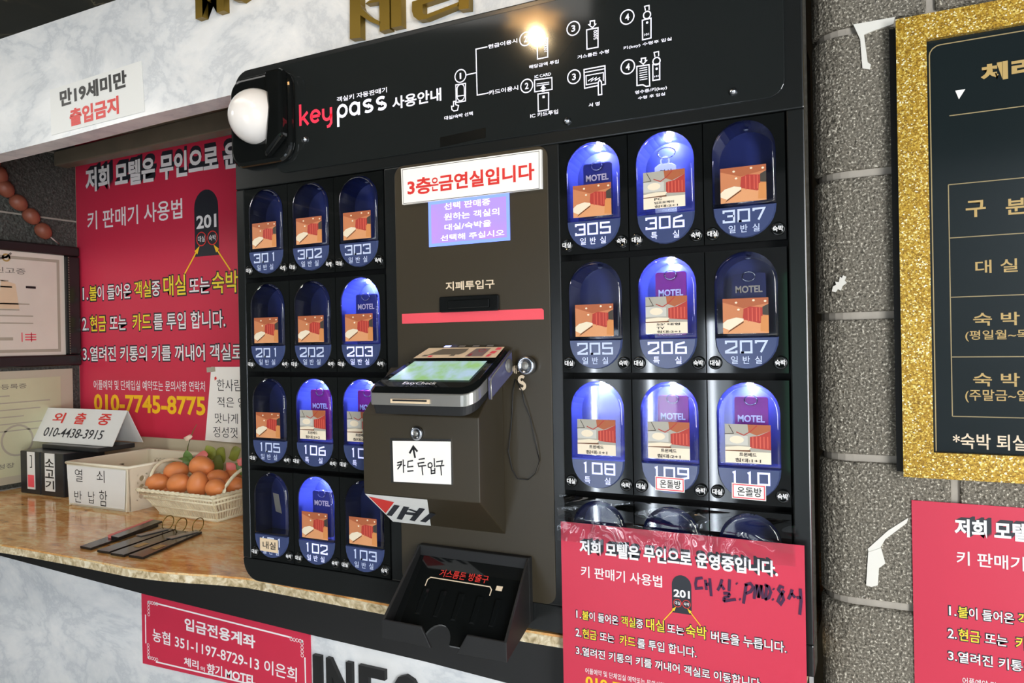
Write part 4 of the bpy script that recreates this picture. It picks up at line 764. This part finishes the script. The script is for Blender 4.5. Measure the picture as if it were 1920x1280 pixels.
b.text('체리', (-0.2863,-0.8228), (-0.2454,-0.8207), y, 0, 0.02, lr=(-0.2455,-0.8241), ul=(-0.2858,-0.8057)); b.text('의', (-0.2407,-0.8238), (-0.2291,-0.8242), y, 0, 0.012, lr=(-0.2284,-0.8249), ul=(-0.2405,-0.8154)); b.text('향기', (-0.2226,-0.8277), (-0.1819,-0.8271), y, 0, 0.02, lr=(-0.1819,-0.8263), ul=(-0.2221,-0.807)); b.text('MOTEL', (-0.1738,-0.8256), (-0.095,-0.8245), y, 0, 0.03, lr=(-0.095,-0.8245), ul=(-0.1733,-0.8095))
for l in ([(-0.3679,-0.7117),(-0.0048,-0.7228)], [(-0.3959,-0.7393),(-0.3965,-0.7977)], [(-0.3675,-0.8301),(-0.0059,-0.8244)], [(0.0246,-0.753),(0.0251,-0.804)]): b.stroke(l, 0.003, y)
for cx_, sx, sz in (((-0.3859,-0.7126), 1, -1), ((0.0185,-0.7255), -1, -1), ((-0.3893,-0.825), 1, 1)):
    for k in range(4):
        b.ring((cx_[0] + sx * (0.004 + 0.007 * k), cx_[1]), 0.0030, 0.0010, y, n=10); b.ring((cx_[0], cx_[1] + sz * (0.004 + 0.007 * k)), 0.0030, 0.0010, y, n=10)
    b.disc(cx_, 0.003, y)
b.build('lettering', ['wink'], t)

# ---------------------------------------------------------------- gold framed price board on the pillar
t = thing('price_board', (1.23, 0.115, -0.38), 'black price board with gold lettering in a wide gold glitter frame', 'framed board')
fo = ((0.9751,0.2031), (0.9678,-0.3796)); fi = ((1.0085,0.1708), (1.0023,-0.3471))
X0, X1 = fo[0][0] - 0.0005, 1.5; Z1, Z0 = fo[0][1], fo[1][1]; x0, z1, z0 = fi[0][0], fi[0][1], fi[1][1]; x1 = X1 - (x0 - X0)
b = MB()
for q in ([(X0, Z0), (x0, z0), (x0, z1), (X0, Z1)], [(X0, Z1), (x0, z1), (x1, z1), (X1, Z1)], [(x1, z1), (x1, z0), (X1, Z0), (X1, Z1)], [(X0, Z0), (X1, Z0), (x1, z0), (x0, z0)]): b.prism(q, 0.105, 0.122)
b.build('glitter_frame', 'glitter', t)
MB().box(X0 - 0.0075, X1 + 0.004, 0.1205, 0.1297, Z0 + 0.004, Z1 - 0.006).build('backing', 'pit', t)  # black overhang on the left stands in for the frame's cast shadow
bd = MB().box(x0 - 0.002, x1 + 0.002, 0.1135, 0.121, z0 - 0.002, z1 + 0.002).build('board', 'board', t)
y = 0.1131; b = MB()
r = 0.012; xa = (1.0118,0.021)[0]; za = (1.0164,0.164)[1]
b.stroke([(xa, z0 + 0.001), (xa, za - r)] + [(xa + r - r * math.cos(math.radians(a)), za - r + r * math.sin(math.radians(a))) for a in (20, 45, 70, 90)] + [(x1 - 0.012, za)], 0.0013, y, 1)
b.stroke([(1.0324,0.0737), (1.45, (1.0324,0.0737)[1])], 0.0012, y, 1)
tx0 = (1.0301,-0.1546)[0]; hz = [(1.0317,-0.0121)[1], (1.0318,-0.0787)[1], (1.0313,-0.1527)[1], (1.0302,-0.2274)[1], (1.0279,-0.3015)[1]]
for h in hz: b.stroke([(tx0, h), (1.45, h)], 0.0011, y, 1)
b.stroke([(tx0, hz[0]), (tx0, hz[-1])], 0.0011, y, 1)
b.text('체리', (1.0664,0.1092), (1.123,0.1313), y, 0, 0.045)
b.text('구', (1.0482,-0.0549), (1.0693,-0.0345), y, 0, 0.02); b.text('분', (1.0899,-0.0554), (1.1106,-0.0361), y, 0, 0.02)
b.text('대 실', (1.0573,-0.1248), (1.101,-0.1086), y, 0, 0.012); b.text('숙 박', (1.0541,-0.1892), (1.1022,-0.1731), y, 0, 0.012); b.text('(평일월~목)', (1.0454,-0.2082), (1.1158,-0.1946), y, 0, 0.008); b.text('숙 박', (1.053,-0.2638), (1.1012,-0.2472), y, 0, 0.012); b.text('(주말금~일)', (1.0442,-0.2838), (1.1148,-0.2676), y, 0, 0.008)
b.text('*숙박 퇴실시간', (1.0302,-0.3415), (1.1412,-0.3223), y, 2, 0.012)
b.poly([(1.043,0.0927), (1.05,0.1041), (1.0392,0.1039)][::-1], y, 3)
b.build('lettering', ['gink', 'gline', 'cream', 'white'], bd, label='gold lettering and table lines')

# ---------------------------------------------------------------- recess: certificates, beads
t = thing('framed_certificate', (-1.39, 0.35, -0.25), 'certificate in a black wooden frame on the left wall of the counter recess', 'framed certificate')
b = MB(); YA, YB, ZA, ZB = -0.02, 0.566, -0.252, 0.129; m_ = 0.046
for q in ((YA, YB, ZB - 0.031, ZB), (YA, YB, ZA, ZA + 0.036), (YA, YA + m_, ZA + 0.036, ZB - 0.031), (YB - m_, YB, ZA + 0.036, ZB - 0.031)): b.box(-1.389, -1.368, *q)
b.build('frame', 'black', t, bevel=0.005)
b = MB()
for k in range(40): b.box(-1.3678, -1.3668, YB - m_ + 0.006, YB - m_ + 0.009, ZA + 0.038 + k * 0.0078, ZA + 0.042 + k * 0.0078)
b.build('frame_beading', 'rail', t)
MB().box(-1.3885, -1.379, YA + m_, YB - m_, ZA + 0.034, ZB - 0.03).build('paper', 'paper', t)
FX = lambda a, q: (-1.3785, a, q)
b = MB(); ya, yb, za, zb2 = YA + m_ + 0.012, YB - m_ - 0.02, ZA + 0.05, ZB - 0.05
b.stroke([(ya, za), (yb, za), (yb, zb2), (ya, zb2)], 0.009, 0, 1, True, F=FX)
for k, (a, w, z) in enumerate(((0.30, 0.05, 0.008), (0.30, 0.06, -0.01), (0.32, 0.09, -0.06), (0.30, 0.08, -0.078), (0.32, 0.1, -0.096), (0.3, 0.12, -0.118))): b.stroke([(a, z), (a + w, z)], 0.004, 0, 1, F=FX)
b.text('영업신고증', (0.25, 0.030), (0.40, 0.048), 0, 0, 0.008, F=FX); b.stroke([(0.40, -0.008), (0.43, -0.008)], 0.007, 0, 2, F=FX)
b.ring((0.345, 0.077), 0.010, 0.005, 0, 3, n=14, F=FX); b.stroke([(0.325, 0.072), (0.345, 0.078), (0.36, 0.092)], 0.006, 0, 0, F=FX); b.poly([(0.32, -0.075), (0.38, -0.075), (0.37, 0.0), (0.33, 0.01)], 0, 4, F=FX)
b.stroke([(0.255, -0.165), (0.36, -0.165)], 0.009, 0, 1, F=FX)
for dz in (-0.008, 0, 0.008): b.stroke([(0.395, -0.16 + dz), (0.428, -0.16 + dz)], 0.0035, 0, 5, F=FX)
for dz in (-0.014, 0.014): b.stroke([(0.40 + dz, -0.174), (0.40 + dz, -0.146)], 0.003, 0, 5, F=FX)
b.build('lettering', ['greyink', 'faint', 'pen', 'gink', 'sandy', 'stripe'], t)
t = thing('paper_certificate', (-1.39, 0.4, -0.60), 'pale greenish certificate without a frame under the black framed one', 'certificate')
MB().box(-1.3897, -1.3862, -0.02, 0.545, -0.598, -0.2615).build('mount', 'mount', t)
MB().box(-1.3862, -1.3850, -0.02, 0.505, -0.575, -0.285).build('paper', 'paper2', t)
FX2 = lambda a, q: (-1.3846, a, q)
b = MB().text('사업자등록증', (0.25, -0.315), (0.40, -0.300), 0, 0, 0.008, F=FX2)
for k, (a, w) in enumerate(((0.26, 0.09), (0.25, 0.22), (0.25, 0.19), (0.27, 0.12), (0.25, 0.21), (0.25, 0.2))): b.stroke([(a, -0.335 - k * 0.021), (a + w, -0.335 - k * 0.021)], 0.0035, 0, 1, F=FX2)
b.ring((0.37, -0.47), 0.045, 0.006, 0, 1, F=FX2); b.text('국세청장', (0.26, -0.55), (0.36, -0.535), 0, 0, 0.01, F=FX2)
b.build('lettering', ['greyink', 'faint'], t)
t = thing('bead_string', (-1.372, 0.42, 0.16), 'string of brown oval ornaments draped across the dark block wall above the framed certificate', 'bead string')
bp = [(0.3037,0.356), (0.3234,0.3162), (0.3405,0.2785), (0.3771,0.2431), (0.4139,0.2074), (0.4493,0.167)]
for k, (a, z) in enumerate(bp):
    nx_ = bp[min(k + 1, 5)]; pv = bp[max(k - 1, 0)]; d = Vector((0, nx_[0] - pv[0], nx_[1] - pv[1])).normalized()
    h = 0.0275; pr = [(0.0215 * math.sqrt(max(0, 1 - q * q)) * (1 - 0.10 * q) + 0.0006, q * h) for q in [-1 + 2 * i / 12 for i in range(13)]]
    MB().lathe(pr, (-1.366, a, z), d, 18).build('bead', 'bead', t)
MB().tube([(-1.366, a, z) for a, z in bp] + [(-1.372, *(0.4799,0.1481)), (-1.388, *(0.5115,0.1343))], 0.0022, 6).build('cord', 'cord', t)

# handwritten notice at the poster's corner
t = thing('handwritten_notice', (-0.73, 0.566, -0.47), 'white handwritten notice taped over the lower right of the big dark red poster', 'notice')
MB().prism([(-0.8131,-0.4703), (-0.55, (-0.8131,-0.4703)[1] - 0.004), (-0.55, (-0.7826,-0.2575)[1]), (-0.7826,-0.2575)], 0.5655, 0.5665).build('paper', 'white', t)
MB().prism([(-0.7998,-0.2737),(-0.7658,-0.2709),(-0.767,-0.2575),(-0.8005,-0.2594)], 0.5645, 0.5652).build('tape', 'faint', t)
b = MB()
for tx, ll, ur in (('한사람은', (-0.7605,-0.3264), (-0.6297,-0.293)), ('적은 양이', (-0.7607,-0.3731), (-0.616,-0.3437)), ('맛나게 드', (-0.7711,-0.4186), (-0.6374,-0.39)), ('정성껏 모', (-0.7792,-0.4593), (-0.6375,-0.4291))): b.text(tx, ll, ur, 0.5650, 0, -0.005)
b.poly([(-0.7692,-0.2966),(-0.7606,-0.292),(-0.7636,-0.2851),(-0.7701,-0.2882)], 0.5650, 1)
b.build('handwriting', ['pen', 'rink'], t)

# ---------------------------------------------------------------- things on the counter
CT = -0.615
# white plastic crate
t = thing('plastic_crate', (-0.89, 0.4, CT), 'cream plastic crate with punched holes and a handwritten paper front, on the counter', 'crate')
cx0, cx1, cy0, cy1, ch = -1.006, -0.758, 0.278, 0.525, 0.113
g = 0.008
def wall_grid(b, P, holes, nu, nv, th):
    """panel with punched openings: P(u, v, d) maps the unit square; holes = set of (i, j)"""
    for i in range(nu):
        for j in range(nv):
            u0, u1, v0, v1 = i / nu, (i + 1) / nu, j / nv, (j + 1) / nv
            if (i, j) in holes:
                n = 12; cu, cv = (u0 + u1) / 2, (v0 + v1) / 2; ru, rv = (u1 - u0) * 0.30, (v1 - v0) * 0.34
                ci = [(cu + ru * math.cos(2 * math.pi * k / n), cv + rv * math.sin(2 * math.pi * k / n)) for k in range(n)]; sq = []
                for k in range(n):
                    a = 2 * math.pi * k / n; s_ = 1 / max(abs(math.cos(a)), abs(math.sin(a))); sq.append((cu + (u1 - u0) / 2 * math.cos(a) * s_, cv + (v1 - v0) / 2 * math.sin(a) * s_))
                for d in (0, th): b.add([P(*q, d) for q in ci] + [P(*q, d) for q in sq], [(k, (k + 1) % n, n + (k + 1) % n, n + k) for k in range(n)])
                b.add([P(*q, 0) for q in ci] + [P(*q, th) for q in ci], [(k, (k + 1) % n, n + (k + 1) % n, n + k) for k in range(n)])
            else:
                for d in (0, th): b.add([P(u0, v0, d), P(u1, v0, d), P(u1, v1, d), P(u0, v1, d)], [(0, 1, 2, 3)])
    for q in (((0, 1), (1, 1)), ((0, 0), (1, 0)), ((0, 0), (0, 1)), ((1, 0), (1, 1))): b.add([P(*q[0], 0), P(*q[1], 0), P(*q[1], th), P(*q[0], th)], [(0, 1, 2, 3)])
b = MB(); th = 0.004; fl = lambda v: 1 - v
wall_grid(b, lambda u, v, d: (cx0 + (cx1 - cx0) * u + g * (1 - v) * (1 - 2 * u), cy0 + g * (1 - v) + d, CT + 0.002 + ch * v), set(), 1, 1, th)
wall_grid(b, lambda u, v, d: (cx0 + (cx1 - cx0) * u + g * (1 - v) * (1 - 2 * u), cy1 - g * (1 - v) - d, CT + 0.002 + ch * v), {(i, j) for i in range(2, 16) for j in (2, 3)}, 17, 5, th)
wall_grid(b, lambda u, v, d: (cx1 - g * (1 - v) - d, cy0 + (cy1 - cy0) * u, CT + 0.002 + ch * v), {(i, j) for i in range(1, 8) for j in range(1, 4)}, 9, 5, th)
wall_grid(b, lambda u, v, d: (cx0 + g * (1 - v) + d, cy0 + (cy1 - cy0) * u, CT + 0.002 + ch * v), {(1, 2)}, 3, 4, th)
b.box(cx0 + g, cx1 - g, cy0 + g, cy1 - g, CT, CT + 0.004)
b.build('basin', 'bone', t)
b = MB(); rz = CT + ch + 0.001
b.tube([(cx0, cy0, rz), (cx1, cy0, rz), (cx1, cy1, rz), (cx0, cy1, rz)], 0.004, 8, True); b.build('rim', 'bone', t)
b = MB().prism([(cx0 + 0.012, CT + 0.008), (cx1 - 0.014, CT + 0.008), (cx1 - 0.006, CT + 0.108), (cx0 + 0.004, CT + 0.108)], cy0 - 0.0022, cy0 - 0.0012)
lbl = b.build('paper_label', 'card', t, label='white paper with handwriting')
b = MB(); y = cy0 - 0.0026
for tx, ll, ur in (('열', (-0.9676,-0.548), (-0.936,-0.5153)), ('쇠', (-0.8781,-0.5443), (-0.8468,-0.5133)), ('반', (-0.9711,-0.6031), (-0.9406,-0.5718)), ('납', (-0.9141,-0.6013), (-0.8876,-0.5704)), ('함', (-0.8694,-0.6046), (-0.8378,-0.5642))): b.text(tx, ll, ur, y, 0, -0.008)
b.build('handwriting', ['pen'], lbl)
# dark boxes
tt = -0.4925
for xa_, xb_, sa, sb_, lab, txt in ((-1.312, -1.218, (-1.2767,-0.4991)[0], (-1.2409,-0.4972)[0], 'black narrow box with a white strip carrying a hooked mark, leftmost on the counter', 0), (-1.215, -1.110, (-1.1932,-0.4948)[0], (-1.1489,-0.4925)[0], 'black narrow box with a lettered white strip, beside the plastic crate', 1)):
    t = thing('file_box', ((xa_ + xb_) / 2, 0.4, CT), lab, 'box', 'black boxes on the counter')
    MB().box(xa_, xb_, 0.335, 0.46, CT, tt).build('body', 'bfile', t, bevel=0.002)
    MB().box(sa, sb_, 0.3335, 0.3348, CT + 0.014, tt - 0.001).build('label_strip', 'card', t)
    b = MB(); F = lambda a, q: (a, 0.3331, q)
    if txt:
        for k, chh in enumerate('소고기'): b.text(chh, (sa + 0.002, tt - 0.040 - k * 0.031), (sb_ - 0.002, tt - 0.016 - k * 0.031), 0, 0, 0.02, F=F)
    else:
        mx_ = (sa + sb_) / 2; b.stroke([(mx_ - 0.004, tt - 0.012), (mx_ + 0.005, tt - 0.012), (mx_ + 0.005, tt - 0.045), (mx_ - 0.004, tt - 0.046)], 0.003, 0, 0, F=F); b.poly([(sa + 0.003, CT + 0.02), (sb_ - 0.003, CT + 0.02), (sb_ - 0.003, CT + 0.055), (sa + 0.003, CT + 0.055)], 0, 1, F=F)
    b.build('lettering', ['pen', 'stripe'], t)
solid('notebook', MB().box(-1.29, -1.03, 0.385, 0.50, tt + 0.0005, tt + 0.0135), 'bfile', (-1.16, 0.44, tt), 'thin dark notebook lying on the black boxes under the folded white sign', 'notebook', bevel=0.002)
# folded tent sign
zb3 = tt + 0.0145
fl_, fr_ = (-1.4308,0.4431), (-1.0118,0.3848); br_ = (-1.0505,0.5453)
t = thing('tent_sign', ((fl_[0] + fr_[0]) / 2, fl_[1] + 0.05, zb3), 'folded white card sign with red letters standing on the black boxes', 'tent sign')
yf = (fl_[1] + fr_[1]) / 2; xl, xr = fl_[0], fr_[0]; dy = 0.1; hz_ = 0.098
yr = yf + dy * 0.5; rl = (-1.3683,-0.3739); rr = (-1.0409,-0.3852)
P0, P1, P2, P3 = Vector((xl, yf, zb3)), Vector((xr, yf, zb3)), Vector((xr + 0.0, yr, zb3 + hz_)), Vector((xl + 0.0, yr, zb3 + hz_)); Q0, Q1 = Vector((xl, yf + dy, zb3)), Vector((xr, yf + dy, zb3)); o_ = Vector((0, 0.0022, 0))
b = MB(); b.hexa([P0, P1, P1 + o_, P0 + o_], [P3, P2, P2 + o_, P3 + o_]); b.hexa([Q0 - o_, Q1 - o_, Q1, Q0], [P3, P2, P2 + o_, P3 + o_]); b.build('folded_card', 'card', t)
FT2 = plane3(P0, P1, P3); FO = lambda a, q: tuple(Vector(FT2(a, q)) + Vector((0, -0.0008, 0.0006)))
b = MB(); b.text('외', (0.23, 0.56), (0.36, 0.86), 0, 0, 0.02, F=FO); b.text('출', (0.48, 0.55), (0.60, 0.88), 0, 0, 0.02, F=FO); b.text('중', (0.74, 0.56), (0.87, 0.88), 0, 0, 0.02, F=FO); b.text('010-4438-3915', (0.20, 0.16), (0.86, 0.42), 0, 1, 0.005, F=FO)
b.build('lettering', ['rink', 'dink'], t)
# wicker basket
t = thing('wicker_basket', (-0.57, 0.37, CT), 'white woven basket of brown eggs with looped handles, beside the machine', 'basket')
B0 = (-0.664, -0.466, 0.296, 0.440); T0 = (-0.708, -0.446, 0.264, 0.478); hb = 0.066
def corner(R, z): x0_, x1_, y0_, y1_ = R; return [(x0_, y0_, z), (x1_, y0_, z), (x1_, y1_, z), (x0_, y1_, z)]
bc, tc_ = corner(B0, CT + 0.003), corner(T0, CT + hb)
b = MB()
for e in range(4):
    a0, a1, c0, c1_ = Vector(bc[e]), Vector(bc[(e + 1) % 4]), Vector(tc_[e]), Vector(tc_[(e + 1) % 4]); n = 26 if e % 2 == 0 else 20
    nrm = (a1 - a0).cross(c0 - a0).normalized()
    for k in range(n):
        u = (k + 0.5) / n
        for v0, v1, sl_ in ((0.0, 0.36, 0.35), (0.34, 0.70, -0.35), (0.68, 1.0, 0.35)):
            w = 0.25 / n if v0 > 0.1 else 0.21 / n
            f = lambda uu, v: (a0.lerp(a1, min(1, max(0, uu)))).lerp(c0.lerp(c1_, min(1, max(0, uu))), v)
            s0, s1_ = u - sl_ / n / 2, u + sl_ / n / 2
            b.hexa([f(s0 - w, v0), f(s0 + w, v0), f(s0 + w, v0) - nrm * 0.003, f(s0 - w, v0) - nrm * 0.003], [f(s1_ - w, v1), f(s1_ + w, v1), f(s1_ + w, v1) - nrm * 0.003, f(s1_ - w, v1) - nrm * 0.003])
    for v, rr_ in ((0.02, 0.0032), (0.35, 0.0022), (0.69, 0.0026), (0.86, 0.003)): b.tube([a0.lerp(c0, v), a1.lerp(c1_, v)], rr_, 6)
b.box(B0[0], B0[1], B0[2], B0[3], CT, CT + 0.003)
b.build('woven_body', 'wick', t)
b = MB(); n = 60
def perim(q): q = q % 4; i = int(q); return Vector(tc_[i]).lerp(Vector(tc_[(i + 1) % 4]), q - i)
for ph in (0, math.pi):
    b.tube([perim(4 * k / 120) + Vector((0, 0, 0.0028 * math.sin(k * 1.6 + ph))) for k in range(120)], 0.0032, 6, True)
b.build('braided_rim', 'wick', t)
for x_, ya_, yb_ in ((T0[0] + 0.006, 0.30, 0.43), (T0[1] - 0.004, 0.30, 0.44)):
    MB().tube([(x_ - 0.018 * math.sin(a) * (1 if x_ < -0.6 else -1), (ya_ + yb_) / 2 - (yb_ - ya_) / 2 * math.cos(a), CT + hb + 0.058 * math.sin(a)) for a in [k * math.pi / 18 for k in range(19)]], 0.0042, 8).build('handle', 'wick', t)
# eggs
def egg(x, y, z, d, s=1.0):
    h = 0.031 * s; pr = [(0.0238 * s * math.sqrt(max(0, 1 - q * q)) * (1 - 0.13 * q) + 0.0003, q * h) for q in [-math.cos(math.pi * i / 14) for i in range(15)]]
    return MB().lathe(pr, (x, y, z), d, 24)
EG = 'brown eggs in the basket'
for (x, z), y, d, lab, s in (
    ((-0.6998,-0.5416), 0.318, (1, 0.2, 0.2), 'brown egg leftmost in the basket, resting by the left rim', 1.0),
    ((-0.6823,-0.5191), 0.36, (1, 0.2, 0.25), 'large brown egg lying on top at the upper left of the heap', 1.08),
    ((-0.5944,-0.501), 0.365, (1, 0.1, -0.1), 'brown egg topmost in the heap, under the pink petal', 1.08),
    ((-0.6119,-0.5354), 0.31, (1, -0.1, 0.35), 'brown egg in the front row, second from the left', 1.05),
    ((-0.5463,-0.5322), 0.31, (0.35, -0.15, 1), 'pale brown egg standing upright in the middle of the front row', 1.05),
    ((-0.4853,-0.5385), 0.312, (1, -0.3, 0.1), 'round reddish brown egg low at the right of the front row', 0.98),
    ((-0.5443,-0.5296), 0.37, (1, 0.4, 0.1), 'brown egg behind the right front egg, half hidden', 0.95),
    ((-0.5503,-0.5341), 0.425, (1, 0.3, 0.2), 'small-looking brown egg at the back right of the basket', 0.95),
    ((-0.4806,-0.5428), 0.365, (1, 0.3, 0.1), 'brown egg at the right rim beside the machine edge', 0.95),
    ((-0.6902,-0.5617), 0.335, (1, 0.3, 0), 'brown egg mostly hidden under the front left eggs', 0.9)):
    solid('egg', egg(x, y, z, d, s), 'egg', (x, y, z), lab, 'egg', EG)
# leaves and petals of an artificial flower spray behind the eggs
def leafmb(b, o, d, up, L_, w, mi):
    o, d, up = Vector(o), Vector(d).normalized(), Vector(up).normalized(); s_ = d.cross(up).normalized(); rows = []
    for k in range(7):
        q = k / 6; ww = w * math.sin(math.pi * (0.06 + 0.9 * q)); rows.append([o + d * L_ * q - s_ * ww + up * 0.004 * q, o + d * L_ * q + up * (0.004 + 0.005 * math.sin(math.pi * q)), o + d * L_ * q + s_ * ww + up * 0.004 * q])
    b.add([p for r_ in rows for p in r_], [(3 * k + j, 3 * k + j + 1, 3 * k + j + 4, 3 * k + j + 3) for k in range(6) for j in range(2)], mi, True)
    b.add([p - up * 0.0012 for r_ in rows for p in r_], [(3 * k + j, 3 * k + j + 3, 3 * k + j + 4, 3 * k + j + 1) for k in range(6) for j in range(2)], mi, True); return b
t = thing('flower_spray', (-0.56, 0.44, CT + 0.06), 'artificial spray of green leaves, pink petals and a thin stem behind the eggs', 'artificial flower')
for (x, z), y, d, up, L_, w, m_n, nm in (((-0.6924,-0.5055), 0.41, (-1, 0.0, -0.05), (0, -0.8, 0.6), 0.062, 0.017, 'leaf', 'leaf'), ((-0.7205,-0.5103), 0.43, (-0.1, 0, 1), (0, -1, 0.2), 0.034, 0.018, 'leaf', 'leaf'), ((-0.7187,-0.5151), 0.425, (0.5, 0, 0.5), (0, -1, 0.2), 0.03, 0.013, 'leaf', 'leaf'), ((-0.6506,-0.5009), 0.45, (-0.5, 0, 0.9), (0, -1, 0.3), 0.042, 0.02, 'olive', 'leaf'), ((-0.635,-0.5085), 0.45, (0.6, 0, 0.9), (0, -1, 0.3), 0.05, 0.024, 'olive', 'leaf'),
    ((-0.5915,-0.492), 0.45, (0.9, 0, 0.5), (0, -1, 0.3), 0.05, 0.02, 'olive', 'leaf'), ((-0.6303,-0.5307), 0.44, (0.4, 0, 0.9), (0, -1, 0.3), 0.05, 0.024, 'stem', 'leaf'), ((-0.5587,-0.5065), 0.43, (0.9, 0, -0.25), (0, -1, 0.4), 0.06, 0.016, 'leaf', 'leaf'), ((-0.5015,-0.5441), 0.40, (0.8, 0, 0.5), (0, -1, 0.4), 0.05, 0.018, 'leaf', 'leaf'),
    ((-0.7038,-0.4994), 0.43, (1, 0, 0.22), (0, -0.8, 0.6), 0.06, 0.02, 'petal', 'petal'), ((-0.5667,-0.4999), 0.42, (0.7, 0, -0.6), (0, -0.8, 0.5), 0.04, 0.014, 'petal', 'petal'), ((-0.5394,-0.4917), 0.43, (1, 0, -0.3), (0, -0.8, 0.5), 0.03, 0.012, 'petal', 'petal'), ((-0.735,-0.445), 0.43, (1, 0, 0.15), (0, -0.8, 0.5), 0.034, 0.009, 'pale', 'petal')):
    leafmb(MB(), (x, y, z), d, up, L_, w, 0).build(nm, m_n, t)
sp = [(-0.7258,-0.4819), (-0.7233,-0.4675), (-0.7145,-0.447), (-0.7017,-0.4237), (-0.6869,-0.4046)]
MB().tube([(x, 0.43, z) for x, z in sp], [0.0018, 0.0016, 0.0013, 0.001, 0.0006], 6).build('stalk', 'stem', t)
# black room tags lying on the counter
KG = 'black room tags lying on the counter'
for k, (q, lab) in enumerate(((((-0.5584, 0.0189), (-0.5211, 0.0173), (-0.5623, 0.2104), (-0.6025, 0.2102)), 'black acrylic room tag leftmost on the counter, half under a pink-edged tag'), (((-0.4942, 0.0128), (-0.4585, 0.0146), (-0.4895, 0.1975), (-0.5307, 0.1965)), 'black acrylic room tag second from the left of the four on the counter'), (((-0.4487, 0.0104), (-0.4089, 0.0111), (-0.4420, 0.1937), (-0.4825, 0.1919)), 'black acrylic room tag with a worn gold number, third from the left'), (((-0.3998, 0.015), (-0.359, 0.0165), (-0.4130, 0.2055), (-0.4390, 0.210)), 'black acrylic room tag with a worn gold number, rightmost of the four on the counter'))):
    cx_ = sum(p[0] for p in q) / 4; cy_ = sum(p[1] for p in q) / 4
    t = thing('room_tag', (cx_, cy_, CT), lab, 'key tag', KG)
    MB().plan(q, CT + 0.0004, CT + 0.0052).build('plate', 'tag', t, bevel=0.0008)
    d = Vector((q[3][0] - q[0][0], q[3][1] - q[0][1])).normalized(); e = Vector((q[2][0] + q[3][0], q[2][1] + q[3][1])) / 2
    if k > 0: MB().tube([(e[0] - d.x * 0.012 + 0.004 * math.sin(a) , e[1] - d.y * 0.012 + 0.015 * math.cos(a) + 0.008, CT + 0.0185 + 0.0165 * math.sin(a)) for a in [i * math.pi / 12 for i in range(24)]], 0.0011, 6, True).build('ring', 'gold', t)
    if k >= 2: MB().poly([(q[0][0] + 0.010 + d.x * 0.05, q[0][1] + d.y * 0.05), (q[0][0] + 0.028 + d.x * 0.05, q[0][1] + d.y * 0.05), (q[0][0] + 0.028 + d.x * 0.08, q[0][1] + d.y * 0.08), (q[0][0] + 0.010 + d.x * 0.08, q[0][1] + d.y * 0.08)], 0, 0, F=lambda a, w: (a, w, CT + 0.0056)).build('number_patch', ['gink'], t)
    if k in (1, 3):
        MB().hexa([(e[0] - 0.012, e[1] - 0.075, CT + 0.0056), (e[0] + 0.006, e[1] - 0.075, CT + 0.0056), (e[0] + 0.012, e[1] - 0.01, CT + 0.0056), (e[0] - 0.006, e[1] - 0.01, CT + 0.0056)], [(e[0] - 0.012, e[1] - 0.075, CT + 0.0072), (e[0] + 0.006, e[1] - 0.075, CT + 0.0072), (e[0] + 0.012, e[1] - 0.01, CT + 0.0072), (e[0] - 0.006, e[1] - 0.01, CT + 0.0072)]).build('key', 'steel', t)
t = thing('room_tag', (-0.57, 0.15, CT), 'pink-edged black room tag lying across the leftmost tag on the counter', 'key tag', KG)
MB().plan([(-0.553, 0.085), (-0.525, 0.082), (-0.567, 0.225), (-0.596, 0.225)], CT + 0.0054, CT + 0.0105).build('plate', 'tag', t, bevel=0.0008)
MB().plan([(-0.566, 0.087), (-0.5535, 0.085), (-0.5965, 0.225), (-0.606, 0.225)], CT + 0.0054, CT + 0.0108).build('pink_edge', 'petal', t)

# ---------------------------------------------------------------- lobby things seen only as reflections in the machine
for xs_, z0_, z1_, nm in ((-0.33, -1.12, -0.13, 'leftmost'), (-0.047, -1.12, -0.13, 'middle'), (0.243, -1.12, -0.13, 'rightmost')):
    solid('light_strip', MB().box(xs_ - 0.008, xs_ + 0.008, -2.498, -2.485, z0_, z1_), 'strip', (xs_, -2.49, z0_), 'thin white upright light strip mirrored in the machine, %s of three' % nm, 'light strip', 'upright light strips mirrored in the machine')
MB().box(-0.30, -0.20, -2.499, -2.492, -1.55, -0.16).build('window_1', 'glow', **ST)
MB().box(-0.005, 0.075, -2.499, -2.492, -1.55, -0.16).build('window_2', 'glow', **ST)
MB().box(0.275, 0.33, -2.499, -2.492, -1.55, -0.14).build('window_3', 'glow', **ST)
MB().box(0.56, 0.69, -2.499, -2.492, -0.8, 0.07).build('window_4', 'green', **ST)
t = thing('ceiling_lamp', (0.29, -0.5, 0.52), 'warm crystal ceiling lamp whose star-shaped glow is mirrored in the header panel', 'lamp')
MB().lathe([(0.05, 0), (0.05, 0.012), (0.02, 0.016)], (0.29, -0.5, 0.5198), (0, 0, -1), 24).build('canopy', 'gold', t)
b = MB(); n = 12
for k in range(n):
    a = 2 * math.pi * k / n; r_ = 0.075 if k % 2 == 0 else 0.045
    b.v.append((0.29 + r_ * math.cos(a), -0.5 + r_ * math.sin(a), 0.490))
b.v += [(0.29, -0.5, 0.4755), (0.29, -0.5, 0.508)]
b.f += [(k, (k + 1) % n, n)[::-1] for k in range(n)] + [(k, (k + 1) % n, n + 1) for k in range(n)]; b.mi += [0] * (2 * n); b.sm += [False] * (2 * n)
b.build('star_shade', 'amber', t)
MB().lathe([(0.004, 0), (0.014, 0.002), (0.012, 0.005), (0.001, 0.007)], (0.297, -0.5, 0.4745), (0, 0, -1), 16).build('crystal', 'crystal', t)
